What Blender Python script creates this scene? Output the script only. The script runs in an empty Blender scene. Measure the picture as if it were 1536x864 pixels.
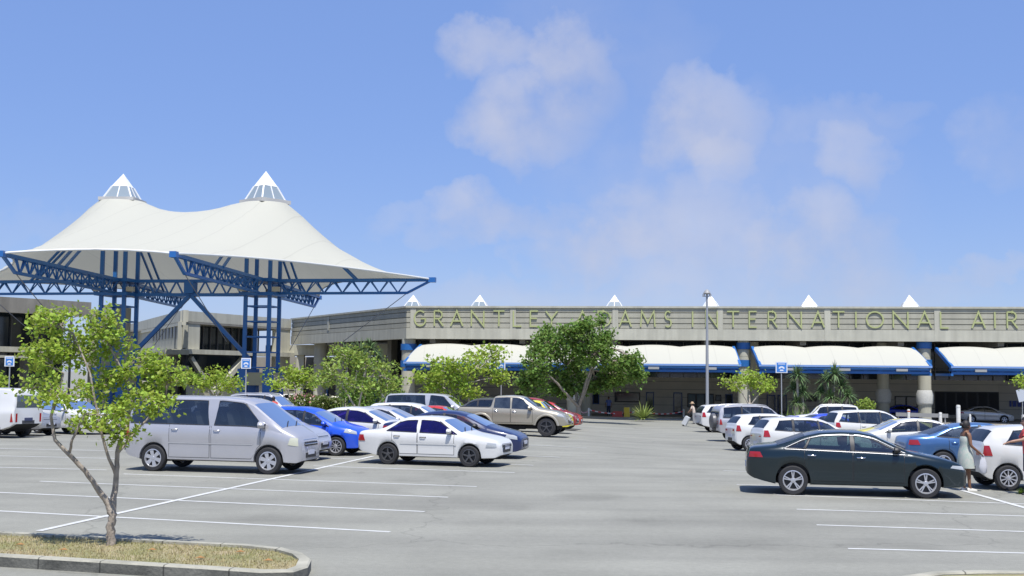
import bpy, bmesh, math, random
import numpy as np
from mathutils import Vector, Matrix
from mathutils.geometry import delaunay_2d_cdt
random.seed(7)
R = math.radians
PI = math.pi
SC = bpy.context.scene
COL = SC.collection

# ---------------------------------------------------------------- camera
H = 2.6
FOC = 1750.0
PITCH = math.atan(130/1750.0)
ROLL = 0.0096
fw = Vector((0, math.cos(PITCH), math.sin(PITCH)))
r0 = Vector((1, 0, 0)); u0 = r0.cross(fw)
rt = r0*math.cos(ROLL) + u0*math.sin(ROLL)
up = -r0*math.sin(ROLL) + u0*math.cos(ROLL)
camd = bpy.data.cameras.new('camera'); cam = bpy.data.objects.new('camera', camd); COL.objects.link(cam)
M = Matrix((rt, up, -fw)).transposed().to_4x4(); M.translation = Vector((0, 0, H)); cam.matrix_world = M
camd.sensor_width = 36; camd.lens = 36*FOC/1536; camd.clip_end = 6000; camd.clip_start = 0.3
SC.camera = cam

# ---------------------------------------------------------------- world: sky with clouds, sun
SUN_DIR = Vector((0.09, -0.44, 1.0)).normalized()
elev = math.asin(SUN_DIR.z)
W = bpy.data.worlds.new('World'); SC.world = W; W.use_nodes = True
nt = W.node_tree; nt.nodes.clear(); NN = nt.nodes.new; LK = nt.links.new
wout = NN('ShaderNodeOutputWorld'); bg = NN('ShaderNodeBackground'); LK(bg.outputs[0], wout.inputs[0])
bg.inputs[1].default_value = 0.1
sky = NN('ShaderNodeTexSky'); sky.sky_type = 'NISHITA'; sky.sun_disc = False
sky.sun_elevation = elev; sky.sun_rotation = math.atan2(SUN_DIR.x, SUN_DIR.y)
sky.air_density = 1.1; sky.dust_density = 0.3; sky.ozone_density = 3.0; sky.altitude = 0
tc = NN('ShaderNodeTexCoord'); sep = NN('ShaderNodeSeparateXYZ'); LK(tc.outputs['Generated'], sep.inputs[0])
def wm(op, a, b=None, c=None, clamp=False):
    n = NN('ShaderNodeMath'); n.operation = op; n.use_clamp = clamp
    for i, v in enumerate((a, b, c)):
        if v is None: continue
        if isinstance(v, (int, float)): n.inputs[i].default_value = v
        else: LK(v, n.inputs[i])
    return n.outputs[0]
ysafe = wm('MAXIMUM', sep.outputs[1], 0.05)
uu = wm('DIVIDE', sep.outputs[0], ysafe); vv = wm('DIVIDE', sep.outputs[2], ysafe)
nz = NN('ShaderNodeTexNoise'); nz.inputs['Scale'].default_value = 11; nz.inputs['Detail'].default_value = 8; nz.inputs['Roughness'].default_value = .55
LK(tc.outputs['Generated'], nz.inputs['Vector'])
nz2 = NN('ShaderNodeTexNoise'); nz2.inputs['Scale'].default_value = 38; nz2.inputs['Detail'].default_value = 5
LK(tc.outputs['Generated'], nz2.inputs['Vector'])
wob = wm('MULTIPLY', wm('SUBTRACT', nz.outputs[0], .5), .10)
wob2 = wm('MULTIPLY', wm('SUBTRACT', nz2.outputs[0], .5), .045)
uw = wm('ADD', wm('ADD', uu, wob), wob2); vw = wm('ADD', wm('SUBTRACT', vv, wob), wob2)
def sky_dir(px, py):
    d = fw + rt*((px-768)/FOC) - up*((py-432)/FOC)
    return d.x/d.y, d.z/d.y
clouds = [(745, 80, 75, 38, .75), (860, 100, 52, 62, .85), (775, 185, 88, 52, .95), (1055, 190, 88, 62, .85), (1085, 250, 45, 38, .7),
          (1290, 245, 46, 36, .55), (755, 320, 78, 34, .8), (880, 372, 95, 38, .75), (1010, 360, 140, 70, .7), (1240, 370, 90, 62, .9),
          (1310, 430, 150, 34, .5), (860, 455, 420, 36, .35), (1505, 215, 60, 60, .3), (1480, 405, 70, 16, .5), (640, 350, 70, 18, .25),
          (1340, 165, 60, 20, .2), (1280, 200, 90, 30, .2), (900, 150, 160, 160, .18), (1130, 300, 200, 120, .22), (60, 350, 120, 22, .12)]
tot = None
for (px, py, a, b, s) in clouds:
    cu, cv = sky_dir(px, py)
    e = wm('ADD', wm('POWER', wm('ABSOLUTE', wm('DIVIDE', wm('SUBTRACT', uw, cu), a/FOC*1.35)), 2.0), wm('POWER', wm('ABSOLUTE', wm('DIVIDE', wm('SUBTRACT', vw, cv), b/FOC*1.35)), 2.0))
    m = wm('MULTIPLY', wm('SUBTRACT', 1.0, e, clamp=True), s)
    tot = m if tot is None else wm('ADD', tot, m)
nf = wm('MULTIPLY_ADD', nz.outputs[0], 3.2, -0.78, clamp=True)
nf = wm('MULTIPLY', nf, wm('MULTIPLY_ADD', nz2.outputs[0], 1.0, .5))
msk = wm('MULTIPLY', wm('MULTIPLY', tot, nf), 0.85)
msk = wm('MULTIPLY', wm('SUBTRACT', 1.0, wm('POWER', 2.718, wm('MULTIPLY', msk, -1.5))), .86)
tint = NN('ShaderNodeMix'); tint.data_type = 'RGBA'; tint.blend_type = 'MULTIPLY'; tint.inputs[0].default_value = 1
hsv = NN('ShaderNodeHueSaturation'); hsv.inputs['Saturation'].default_value = 1.22; hsv.inputs['Hue'].default_value = .512; LK(sky.outputs[0], hsv.inputs['Color'])
LK(hsv.outputs[0], tint.inputs[6]); tint.inputs[7].default_value = (1.0, 0.95, 1.08, 1)
flat = NN('ShaderNodeMix'); flat.data_type = 'RGBA'; flat.inputs[0].default_value = .62; LK(tint.outputs[2], flat.inputs[6]); flat.inputs[7].default_value = (1.95, 3.1, 6.1, 1)
mix = NN('ShaderNodeMix'); mix.data_type = 'RGBA'; LK(msk, mix.inputs[0]); LK(flat.outputs[2], mix.inputs[6]); cc = NN('ShaderNodeMix'); cc.data_type = 'RGBA'; LK(wm('MULTIPLY_ADD', nz.outputs[0], 2.2, -.65, clamp=True), cc.inputs[0]); cc.inputs[6].default_value = (3.7, 3.95, 5.1, 1); cc.inputs[7].default_value = (4.9, 5.0, 5.8, 1); LK(cc.outputs[2], mix.inputs[7])
LK(mix.outputs[2], bg.inputs[0])
sl = bpy.data.lights.new('sun', 'SUN'); sl.energy = 4.2; sl.angle = R(.5); sl.color = (1, .97, .92)
so = bpy.data.objects.new('sun', sl); COL.objects.link(so); so.rotation_euler = SUN_DIR.to_track_quat('Z', 'Y').to_euler(); so.location = (0, 0, 60)
SC.view_settings.view_transform = 'Standard'; SC.view_settings.look = 'None'; SC.view_settings.gamma = 1; SC.view_settings.exposure = 0.42
SC.view_settings.use_curve_mapping = False
SC.render.engine = 'CYCLES'; SC.cycles.max_bounces = 6; SC.cycles.transparent_max_bounces = 16; SC.cycles.use_denoising = True

# ---------------------------------------------------------------- ground profile, pixel rays
def ss(t):
    t = max(0., min(1., t)); return t*t*(3-2*t)
def gz(x, y):
    d = max(0., min(y, 150)-42); b = -.014*(d if d > 8 else d*d/8*.5+d*.5*(d/8))
    return b - .35*ss(x/9.)*ss((y-27)/20.)
def ray(px, py): return fw + rt*((px-768)/FOC) - up*((py-432)/FOC)
def at(px, py, Y):
    d = ray(px, py); t = Y/d.y; return Vector((d.x*t, Y, H+d.z*t))
def G(px, py, lift=0.0):
    d = ray(px, py); lo, hi = 1., 1200.
    f = lambda t: H+d.z*t - gz(d.x*t, d.y*t) - lift
    if f(hi) > 0: hi = 400
    for _ in range(60):
        m = (lo+hi)/2
        if f(m) > 0: lo = m
        else: hi = m
    return Vector((d.x*lo, d.y*lo, gz(d.x*lo, d.y*lo)+lift))
def onplane(px, py, P, D):
    """ray against the vertical plane through P along horizontal direction D"""
    d = ray(px, py); n = Vector((-D.y, D.x, 0)); o = Vector((0, 0, H))
    t = (P-o).dot(n)/d.dot(n); return o+d*t

# ---------------------------------------------------------------- materials
MATS = {}
def mat(name, col, rough=.6, metal=0., var=0., vscale=8., bump=0., bscale=30., coat=0., spec=.5, streak=0., obj_space=True, trans=0., col2=None, stretch=None, rand=0.):
    if name in MATS: return MATS[name]
    m = bpy.data.materials.new(name); m.use_nodes = True; MATS[name] = m
    t = m.node_tree; b = t.nodes['Principled BSDF']; L = t.links.new; N = t.nodes.new
    b.inputs['Roughness'].default_value = rough; b.inputs['Metallic'].default_value = metal
    b.inputs['Coat Weight'].default_value = coat; b.inputs['Coat Roughness'].default_value = .04
    b.inputs['Specular IOR Level'].default_value = spec
    c = (*col, 1); b.inputs['Base Color'].default_value = c
    src = None
    tcn = N('ShaderNodeTexCoord'); geo = N('ShaderNodeNewGeometry')
    vec = geo.outputs['Position'] if not obj_space else tcn.outputs['Object']
    if stretch:
        mp = N('ShaderNodeMapping'); mp.inputs['Scale'].default_value = stretch; L(vec, mp.inputs[0]); vec = mp.outputs[0]
    if var > 0 or col2 is not None:
        n = N('ShaderNodeTexNoise'); n.inputs['Scale'].default_value = vscale; n.inputs['Detail'].default_value = 6; n.inputs['Roughness'].default_value = .6
        L(vec, n.inputs['Vector'])
        r = N('ShaderNodeValToRGB'); L(n.outputs[0], r.inputs[0])
        r.color_ramp.elements[0].position = .32; r.color_ramp.elements[1].position = .68
        r.color_ramp.elements[0].color = (*[x*(1-var) for x in col], 1) if col2 is None else (*col2, 1)
        r.color_ramp.elements[1].color = (*[min(1, x*(1+var)) for x in col], 1)
        src = r.outputs[0]
    if streak > 0:
        mp = N('ShaderNodeMapping'); mp.inputs['Scale'].default_value = (1.6, 1.6, .12); L(vec, mp.inputs[0])
        n = N('ShaderNodeTexNoise'); n.inputs['Scale'].default_value = 1.3; n.inputs['Detail'].default_value = 5; L(mp.outputs[0], n.inputs['Vector'])
        r = N('ShaderNodeValToRGB'); L(n.outputs[0], r.inputs[0]); r.color_ramp.elements[0].position = .35; r.color_ramp.elements[1].position = .62
        r.color_ramp.elements[0].color = (1-streak, 1-streak, 1-streak, 1); r.color_ramp.elements[1].color = (1, 1, 1, 1)
        mx = N('ShaderNodeMix'); mx.data_type = 'RGBA'; mx.blend_type = 'MULTIPLY'; mx.inputs[0].default_value = 1
        if src: L(src, mx.inputs[6])
        else: mx.inputs[6].default_value = c
        L(r.outputs[0], mx.inputs[7]); src = mx.outputs[2]
    if rand > 0:
        hs = N('ShaderNodeHueSaturation')
        if src: L(src, hs.inputs['Color'])
        else: hs.inputs['Color'].default_value = c
        a = N('ShaderNodeMath'); a.operation = 'MULTIPLY_ADD'; L(geo.outputs['Random Per Island'], a.inputs[0]); a.inputs[1].default_value = rand; a.inputs[2].default_value = 1-rand/2; L(a.outputs[0], hs.inputs['Value'])
        h = N('ShaderNodeMath'); h.operation = 'MULTIPLY_ADD'; L(geo.outputs['Random Per Island'], h.inputs[0]); h.inputs[1].default_value = .035; h.inputs[2].default_value = .485; L(h.outputs[0], hs.inputs['Hue'])
        src = hs.outputs[0]
    if src: L(src, b.inputs['Base Color'])
    if bump > 0:
        n = N('ShaderNodeTexNoise'); n.inputs['Scale'].default_value = bscale; n.inputs['Detail'].default_value = 4; L(vec, n.inputs['Vector'])
        bp = N('ShaderNodeBump'); bp.inputs['Strength'].default_value = bump; bp.inputs['Distance'].default_value = .05; L(n.outputs[0], bp.inputs['Height']); L(bp.outputs[0], b.inputs['Normal'])
    if trans > 0:
        tr = N('ShaderNodeBsdfTranslucent'); ms = N('ShaderNodeMixShader'); ms.inputs[0].default_value = trans
        if src: L(src, tr.inputs[0])
        else: tr.inputs[0].default_value = c
        o = t.nodes['Material Output']; L(b.outputs[0], ms.inputs[1]); L(tr.outputs[0], ms.inputs[2]); L(ms.outputs[0], o.inputs[0])
    return m

# ---------------------------------------------------------------- mesh builder
class MB:
    def __init__(s): s.v = []; s.f = []; s.m = []
    def add(s, vs, fs, mi=0):
        o = len(s.v); s.v += [tuple(v) for v in vs]; s.f += [tuple(i+o for i in f) for f in fs]; s.m += [mi]*len(fs); return s
    def box(s, c, d, rz=0, mi=0, rot=None):
        x, y, z = d[0]/2, d[1]/2, d[2]/2
        vs = [Vector((i*x, j*y, k*z)) for k in (-1, 1) for j in (-1, 1) for i in (-1, 1)]
        Rm = rot if rot is not None else Matrix.Rotation(rz, 3, 'Z')
        c = Vector(c)
        return s.add([Rm @ v + c for v in vs], [(0, 2, 3, 1), (4, 5, 7, 6), (0, 1, 5, 4), (2, 6, 7, 3), (0, 4, 6, 2), (1, 3, 7, 5)], mi)
    def beam(s, p, q, w, h=None, mi=0):
        p = Vector(p); q = Vector(q); h = h or w; d = q-p
        if d.length < 1e-6: return s
        z = d.normalized(); a = Vector((0, 0, 1)) if abs(z.z) < .95 else Vector((1, 0, 0))
        x = z.cross(a).normalized(); y = x.cross(z)
        vs = [e + x*(i*w/2) + y*(j*h/2) for e in (p, q) for (i, j) in ((-1, -1), (1, -1), (1, 1), (-1, 1))]
        return s.add(vs, [(0, 3, 2, 1), (4, 5, 6, 7), (0, 1, 5, 4), (1, 2, 6, 5), (2, 3, 7, 6), (3, 0, 4, 7)], mi)
    def tube(s, pts, rs, n=8, mi=0, cap=True):
        pts = [Vector(p) for p in pts]
        if isinstance(rs, (int, float)): rs = [rs]*len(pts)
        vs = []; fs = []; px = None
        for i, p in enumerate(pts):
            d = (pts[min(i+1, len(pts)-1)] - pts[max(i-1, 0)]).normalized()
            if px is None:
                a = Vector((0, 0, 1)) if abs(d.z) < .9 else Vector((1, 0, 0)); px = d.cross(a).normalized()
            px = (px - d*px.dot(d)).normalized(); py = d.cross(px)
            for k in range(n):
                t = 2*PI*k/n; vs.append(p + (px*math.cos(t)+py*math.sin(t))*rs[i])
        for i in range(len(pts)-1):
            for k in range(n):
                a = i*n+k; b = i*n+(k+1) % n; fs.append((a, b, b+n, a+n))
        if cap:
            fs.append(tuple(reversed(range(n)))); fs.append(tuple(range((len(pts)-1)*n, len(pts)*n)))
        return s.add(vs, fs, mi)
    def lathe(s, prof, c=(0, 0, 0), n=24, axis='Z', mi=0, close=False):
        """prof: (r, h) pairs"""
        vs = []; fs = []; c = Vector(c)
        for (r, h) in prof:
            for k in range(n):
                t = 2*PI*k/n; a, b = r*math.cos(t), r*math.sin(t)
                vs.append(c + (Vector((a, b, h)) if axis == 'Z' else Vector((a, h, b))))
        for i in range(len(prof)-1):
            for k in range(n):
                a = i*n+k; b = i*n+(k+1) % n; fs.append((a, b, b+n, a+n) if axis == 'Z' else (a, a+n, b+n, b))
        return s.add(vs, fs, mi)
    def grid(s, rows, mi=0, flip=False):
        nr = len(rows); nc = len(rows[0]); vs = [p for r in rows for p in r]; fs = []
        for i in range(nr-1):
            for j in range(nc-1):
                a = i*nc+j; q = (a, a+1, a+1+nc, a+nc); fs.append(q[::-1] if flip else q)
        return s.add(vs, fs, mi)
    def prism(s, poly, z0, z1, mi=0):
        n = len(poly); vs = [(x, y, z0) for x, y in poly]+[(x, y, z1) for x, y in poly]
        fs = [tuple(range(n, 2*n)), tuple(reversed(range(n)))]+[(i, (i+1) % n, (i+1) % n+n, i+n) for i in range(n)]
        return s.add(vs, fs, mi)
    def mesh(s, name, mats, smooth=None, off=None):
        me = bpy.data.meshes.new(name)
        vs = s.v if off is None else [(v[0]-off[0], v[1]-off[1], v[2]-off[2]) for v in s.v]
        me.from_pydata(vs, [], s.f)
        for m in (mats if isinstance(mats, (list, tuple)) else [mats]): me.materials.append(m)
        me.polygons.foreach_set('material_index', s.m)
        if smooth is not None:
            me.polygons.foreach_set('use_smooth', [True]*len(s.f)); me.update(); me.set_sharp_from_angle(angle=R(smooth))
        me.update(); return me
    def build(s, name, mats, parent=None, smooth=None, world=False, fix=False):
        off = None
        if world and parent is not None:
            p = parent; off = Vector((0, 0, 0))
            while p is not None: off += p.location; p = p.parent
        me = s.mesh(name, mats, smooth, off)
        if fix:
            bm = bmesh.new(); bm.from_mesh(me); bmesh.ops.recalc_face_normals(bm, faces=bm.faces); bm.to_mesh(me); bm.free()
        return link(name, me, parent)
def link(name, me, parent=None):
    o = bpy.data.objects.new(name, me); COL.objects.link(o)
    if parent is not None: o.parent = parent
    return o
def tag(o, label=None, cat=None, group=None, kind=None):
    if label: o['label'] = label
    if cat: o['category'] = cat
    if group: o['group'] = group
    if kind: o['kind'] = kind
    return o
def thing(name, label, cat, loc=(0, 0, 0), rz=0, group=None):
    o = bpy.data.objects.new(name, None); COL.objects.link(o); o.location = loc; o.rotation_euler = (0, 0, rz)
    o.empty_display_size = .3
    return tag(o, label, cat, group)
def sub(name, parent, loc=(0, 0, 0), rot=(0, 0, 0)):
    o = bpy.data.objects.new(name, None); COL.objects.link(o); o.parent = parent; o.location = loc; o.rotation_euler = rot; return o
def recenter(o):
    """moves a single-mesh thing's origin to its base"""
    me = o.data; n = len(me.vertices); a = np.empty(n*3); me.vertices.foreach_get('co', a); a = a.reshape(-1, 3)
    c = np.array([(a[:, 0].min()+a[:, 0].max())/2, (a[:, 1].min()+a[:, 1].max())/2, a[:, 2].min()])
    a -= c; me.vertices.foreach_set('co', a.ravel()); me.update(); o.location = Vector(o.location)+Vector(c); return o
def kids(o): return list(o.children)
def copy_tree(o, parent=None):
    c = o.copy(); COL.objects.link(c); c.parent = parent
    for ch in kids(o): copy_tree(ch, c)
    return c
BLACK = mat('black_plastic', (.02, .02, .022), .5)
# ================================================================ GROUND
ASPH = mat('worn_asphalt', (.284, .28, .257), .95, var=.10, vscale=.35, bump=.25, bscale=60, obj_space=False, spec=.15)
t_ = ASPH.node_tree; b_ = t_.nodes['Principled BSDF']
old = b_.inputs['Base Color'].links[0].from_socket
g_ = t_.nodes.new('ShaderNodeNewGeometry')
n2 = t_.nodes.new('ShaderNodeTexNoise'); n2.inputs['Scale'].default_value = 9; n2.inputs['Detail'].default_value = 8; n2.inputs['Roughness'].default_value = .8; t_.links.new(g_.outputs['Position'], n2.inputs['Vector'])
r2 = t_.nodes.new('ShaderNodeValToRGB'); r2.color_ramp.elements[0].position = .25; r2.color_ramp.elements[1].position = .75; r2.color_ramp.elements[0].color = (.80, .80, .80, 1); r2.color_ramp.elements[1].color = (1.08, 1.08, 1.08, 1); t_.links.new(n2.outputs[0], r2.inputs[0])
mp3 = t_.nodes.new('ShaderNodeMapping'); mp3.inputs['Scale'].default_value = (.05, .5, 1); mp3.inputs['Rotation'].default_value = (0, 0, R(12)); t_.links.new(g_.outputs['Position'], mp3.inputs[0])
n3 = t_.nodes.new('ShaderNodeTexNoise'); n3.inputs['Scale'].default_value = 1.4; n3.inputs['Detail'].default_value = 4; t_.links.new(mp3.outputs[0], n3.inputs['Vector'])
r3 = t_.nodes.new('ShaderNodeValToRGB'); r3.color_ramp.elements[0].position = .35; r3.color_ramp.elements[1].position = .6; r3.color_ramp.elements[0].color = (.88, .88, .88, 1); r3.color_ramp.elements[1].color = (1.03, 1.03, 1.02, 1); t_.links.new(n3.outputs[0], r3.inputs[0])
cur = old
for rr_ in (r2, r3):
    mx = t_.nodes.new('ShaderNodeMix'); mx.data_type = 'RGBA'; mx.blend_type = 'MULTIPLY'; mx.inputs[0].default_value = 1
    t_.links.new(cur, mx.inputs[6]); t_.links.new(rr_.outputs[0], mx.inputs[7]); cur = mx.outputs[2]
# hairline cracks and oil spots
def chain(sock, tex, out, ramp):
    r_ = t_.nodes.new('ShaderNodeValToRGB'); t_.links.new(tex.outputs[out], r_.inputs[0])
    for e, (p_, v_) in zip(r_.color_ramp.elements, ramp): e.position = p_; e.color = (v_, v_, v_*.98, 1)
    mx = t_.nodes.new('ShaderNodeMix'); mx.data_type = 'RGBA'; mx.blend_type = 'MULTIPLY'; mx.inputs[0].default_value = 1
    t_.links.new(sock, mx.inputs[6]); t_.links.new(r_.outputs[0], mx.inputs[7]); return mx.outputs[2]
nw = t_.nodes.new('ShaderNodeTexNoise'); nw.inputs['Scale'].default_value = 1.1; nw.inputs['Detail'].default_value = 5; t_.links.new(g_.outputs['Position'], nw.inputs['Vector'])
ad = t_.nodes.new('ShaderNodeVectorMath'); ad.operation = 'MULTIPLY_ADD'; t_.links.new(nw.outputs['Color'], ad.inputs[0]); ad.inputs[1].default_value = (1.6, 1.6, 0); t_.links.new(g_.outputs['Position'], ad.inputs[2])
vc = t_.nodes.new('ShaderNodeTexVoronoi'); vc.feature = 'DISTANCE_TO_EDGE'; vc.inputs['Scale'].default_value = .09; t_.links.new(ad.outputs[0], vc.inputs['Vector'])
cur = chain(cur, vc, 'Distance', ((.0008, .80), (.0022, 1.0)))
vo = t_.nodes.new('ShaderNodeTexVoronoi'); vo.feature = 'SMOOTH_F1'; vo.inputs['Scale'].default_value = .42; vo.inputs['Randomness'].default_value = 1; t_.links.new(ad.outputs[0], vo.inputs['Vector'])
cur = chain(cur, vo, 'Distance', ((.04, .86), (.26, 1.0)))
n5 = t_.nodes.new('ShaderNodeTexNoise'); n5.inputs['Scale'].default_value = 70; n5.inputs['Detail'].default_value = 2; t_.links.new(g_.outputs['Position'], n5.inputs['Vector'])
cur = chain(cur, n5, 0, ((.3, .86), (.7, 1.10)))
t_.links.new(cur, b_.inputs['Base Color'])
def add_joints(m_, axis_rot, period, width, dark):
    t = m_.node_tree; b = t.nodes['Principled BSDF']; ge = t.nodes.new('ShaderNodeNewGeometry'); mp = t.nodes.new('ShaderNodeMapping'); mp.inputs['Rotation'].default_value = (0, 0, axis_rot); t.links.new(ge.outputs['Position'], mp.inputs[0])
    sx = t.nodes.new('ShaderNodeSeparateXYZ'); t.links.new(mp.outputs[0], sx.inputs[0])
    a = t.nodes.new('ShaderNodeMath'); a.operation = 'DIVIDE'; t.links.new(sx.outputs[0], a.inputs[0]); a.inputs[1].default_value = period
    f = t.nodes.new('ShaderNodeMath'); f.operation = 'FRACT'; t.links.new(a.outputs[0], f.inputs[0])
    c = t.nodes.new('ShaderNodeMath'); c.operation = 'LESS_THAN'; t.links.new(f.outputs[0], c.inputs[0]); c.inputs[1].default_value = width/period
    mx = t.nodes.new('ShaderNodeMix'); mx.data_type = 'RGBA'; mx.blend_type = 'MULTIPLY'; t.links.new(c.outputs[0], mx.inputs[0]); mx.inputs[7].default_value = (dark, dark, dark, 1)
    tgt = b.inputs['Base Color']
    if tgt.links: t.links.new(tgt.links[0].from_socket, mx.inputs[6])
    else: mx.inputs[6].default_value = tgt.default_value
    t.links.new(mx.outputs[2], tgt)
    return mx.outputs[2]
PAINTW = mat('road_paint', (.55, .55, .52), .8, var=.12, vscale=3, obj_space=False)
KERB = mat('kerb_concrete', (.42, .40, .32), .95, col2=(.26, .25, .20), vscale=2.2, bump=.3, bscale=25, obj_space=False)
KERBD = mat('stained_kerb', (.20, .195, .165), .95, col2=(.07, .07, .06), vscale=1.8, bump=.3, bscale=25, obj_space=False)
CONCP = mat('pavement_concrete', (.33, .32, .28), .9, var=.1, vscale=1, obj_space=False)
xs = [-3000, -800, -300, -150, -80]+[-60+3*i for i in range(41)]+[80, 150, 300, 800, 3000]
ys = [-200, -40, 0, 10, 20, 26]+[28+2*i for i in range(13)]+[56+4*i for i in range(24)]+[150, 160, 300, 700, 1500, 4000]
ys = sorted(set(ys))
m = MB(); m.grid([[(x, y, gz(x, y)) for x in xs] for y in ys])
tag(m.build('ground', ASPH, smooth=60), 'wide pale worn asphalt of the car park', kind='structure')

def strip(pts, w, lift=.004):
    """a painted strip through ground points"""
    P = [];
    for a, b in zip(pts, pts[1:]):
        n = max(1, int((b-a).length/1.5))
        for i in range(n): P.append(a+(b-a)*(i/n))
    P.append(pts[-1]); m = MB(); rows = []
    for i, p in enumerate(P):
        d = (P[min(i+1, len(P)-1)]-P[max(i-1, 0)]); d.z = 0; d.normalize(); n = Vector((-d.y, d.x, 0))
        rows.append([(q.x, q.y, gz(q.x, q.y)+lift) for q in (p-n*w/2, p+n*w/2)])
    m.grid(rows, flip=True); return m
lines = [((-40, 764.5), (585, 798), .11), ((-40, 737), (637, 767.5), .11), ((60, 722), (672, 746), .10), ((185, 711), (715, 730), .10),
         ((470, 699), (772, 709), .10), ((480, 687), (800, 698), .10), ((560, 676), (840, 686), .10), ((600, 664), (880, 672), .10),
         ((1165, 742.5), (1560, 757), .10), ((1195, 764), (1580, 775.5), .10), ((1225, 787.5), (1580, 799), .10), ((1272, 823), (1580, 831), .10),
         ((1105, 727), (1420, 737), .10), ((1085, 706), (1400, 716), .10), ((1065, 692), (1350, 702), .1), ((1050, 680), (1300, 689), .1),
         ((-40, 700), (160, 705), .10), ((-40, 683), (180, 688), .1), ((-40, 672), (170, 676), .1)]
for (a, b, w) in lines:
    o = strip([G(*a), G(*b)], w).build('bay_line', PAINTW); tag(o, 'white painted bay line on the asphalt', kind='structure')
for (a, b) in (((58, 797), (560, 684.5)), ((1440, 735), (1580, 774))):
    o = strip([G(*a), G(*b)], .13, .008).build('divider_line', PAINTW); tag(o, 'white painted line crossing the ends of the bays', kind='structure')

# near planted island
def island(name, outer, kerbw, hgt, label, rounded):
    """outer: ground points counter-clockwise; kerb ring + soil"""
    n = len(outer); cen = sum(outer, Vector())/n; m = MB(); tops = []; inner = []
    for i in range(n):
        a = outer[i-1]; b = outer[i]; c = outer[(i+1) % n]
        d = (c-a); d.z = 0; d.normalize(); nr = Vector((-d.y, d.x, 0)); inner.append(b+nr*kerbw)
    rows = []
    for i in list(range(n))+[0]:
        o = outer[i]; q = inner[i]; dd = (q-o).normalized()
        rows.append([(o.x, o.y, -.02), (o.x, o.y, hgt-.02), (o.x+dd.x*.02, o.y+dd.y*.02, hgt), (q.x, q.y, hgt), (q.x, q.y, hgt-.06)])
    m.grid(rows, flip=False)
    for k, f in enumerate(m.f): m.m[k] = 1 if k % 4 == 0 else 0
    return m, inner
pk = [(-150, 822), (-150, 789), (0, 796.5), (120, 802), (260, 810), (370, 815), (425, 821), (455, 829), (467, 838), (462, 850), (440, 856), (400, 858), (300, 850.5), (150, 841), (0, 831), ]
pk = [(-150, 824), (0, 833), (150, 842), (300, 851), (390, 857), (440, 856), (462, 849), (467, 838), (455, 829), (425, 821), (370, 815.5), (260, 810), (120, 802), (0, 796.5), (-150, 789)]
outer = [G(x, y, .15) for x, y in pk]
for p in outer: p.z = 0
m, inner = island('kerb', outer, .16, .15, '', True)
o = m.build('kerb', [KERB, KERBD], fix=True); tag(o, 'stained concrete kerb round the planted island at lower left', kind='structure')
SOIL = mat('dry_grass_soil', (.40, .32, .20), .95, col2=(.22, .22, .09), vscale=1.6, bump=.5, bscale=40, obj_space=False)
m = MB(); m.add([(p.x, p.y, .11) for p in inner], [tuple(range(len(inner)))]); tag(m.build('island_soil', SOIL), 'dry brown soil of the planted island', kind='structure')
GRASS = mat('dry_grass', (.46, .36, .20), .9, col2=(.26, .26, .09), vscale=1.3, obj_space=False, rand=.5, trans=.25)
def inside(p, poly):
    c = False; n = len(poly)
    for i in range(n):
        a, b = poly[i], poly[i-1]
        if (a.y > p[1]) != (b.y > p[1]) and p[0] < (b.x-a.x)*(p[1]-a.y)/(b.y-a.y)+a.x: c = not c
    return c
m = MB(); rnd = random.Random(3)
bx0, bx1, by0, by1 = min(p.x for p in inner), max(p.x for p in inner), min(p.y for p in inner), max(p.y for p in inner)
k = 0
while k < 9000:
    x, y = rnd.uniform(bx0, bx1), rnd.uniform(by0, by1)
    if not inside((x, y), inner): continue
    k += 1; h = rnd.uniform(.015, .05); a = rnd.uniform(0, 2*PI); w = .006; lx, ly = rnd.gauss(0, .02), rnd.gauss(0, .02)
    c, s_ = math.cos(a)*w, math.sin(a)*w
    m.add([(x-c, y-s_, .108), (x+c, y+s_, .108), (x+lx, y+ly, .11+h)], [(0, 1, 2)])
tag(m.build('grass', GRASS), 'patchy dry grass on the planted island', 'grass', kind='stuff')
# corner of another kerb, bottom right
pk = [(1560, 872), (1560, 858), (1470, 858), (1415, 859.5), (1370, 866), (1350, 880), (1560, 880)][::-1]
outer = [G(x, y, .12) for x, y in pk]
for p in outer: p.z = 0
m, inner = island('kerb', outer, .15, .12, '', True)
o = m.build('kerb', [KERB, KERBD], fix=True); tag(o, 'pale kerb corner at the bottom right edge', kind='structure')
m = MB(); m.add([(p.x, p.y, .09) for p in inner], [tuple(range(len(inner)))]); tag(m.build('island_soil', SOIL), 'dry soil inside the kerb corner', kind='structure')

# far median kerb in front of the terminal
ka, kb, kc = G(560, 622), G(1050, 629.5), G(1700, 646)
def ribbon(pts, w, h, mats, label, name='kerb'):
    m = MB(); rows = []
    P = []
    for a, b in zip(pts, pts[1:]):
        for i in range(12): P.append(a+(b-a)*(i/12))
    P.append(pts[-1])
    for i, p in enumerate(P):
        d = (P[min(i+1, len(P)-1)]-P[max(i-1, 0)]); d.z = 0; d.normalize(); n = Vector((-d.y, d.x, 0)); q = p+n*w
        z = gz(p.x, p.y); z2 = gz(q.x, q.y)
        rows.append([(p.x, p.y, z-.05), (p.x, p.y, z+h), (q.x, q.y, z2+h), (q.x, q.y, z2-.05)])
    m.grid(rows); return tag(m.build(name, mats, fix=True), label, kind='structure')
add_joints(KERB, R(8), .92, .022, .35); add_joints(KERBD, R(8), .92, .022, .4)
MEDK = mat('warm_kerb', (.38, .33, .24), .9, var=.12, vscale=.6, obj_space=False)
ribbon([ka, kb, kc], 2.2, .20, MEDK, 'long pale kerbed strip between the car park and the terminal road')
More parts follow.
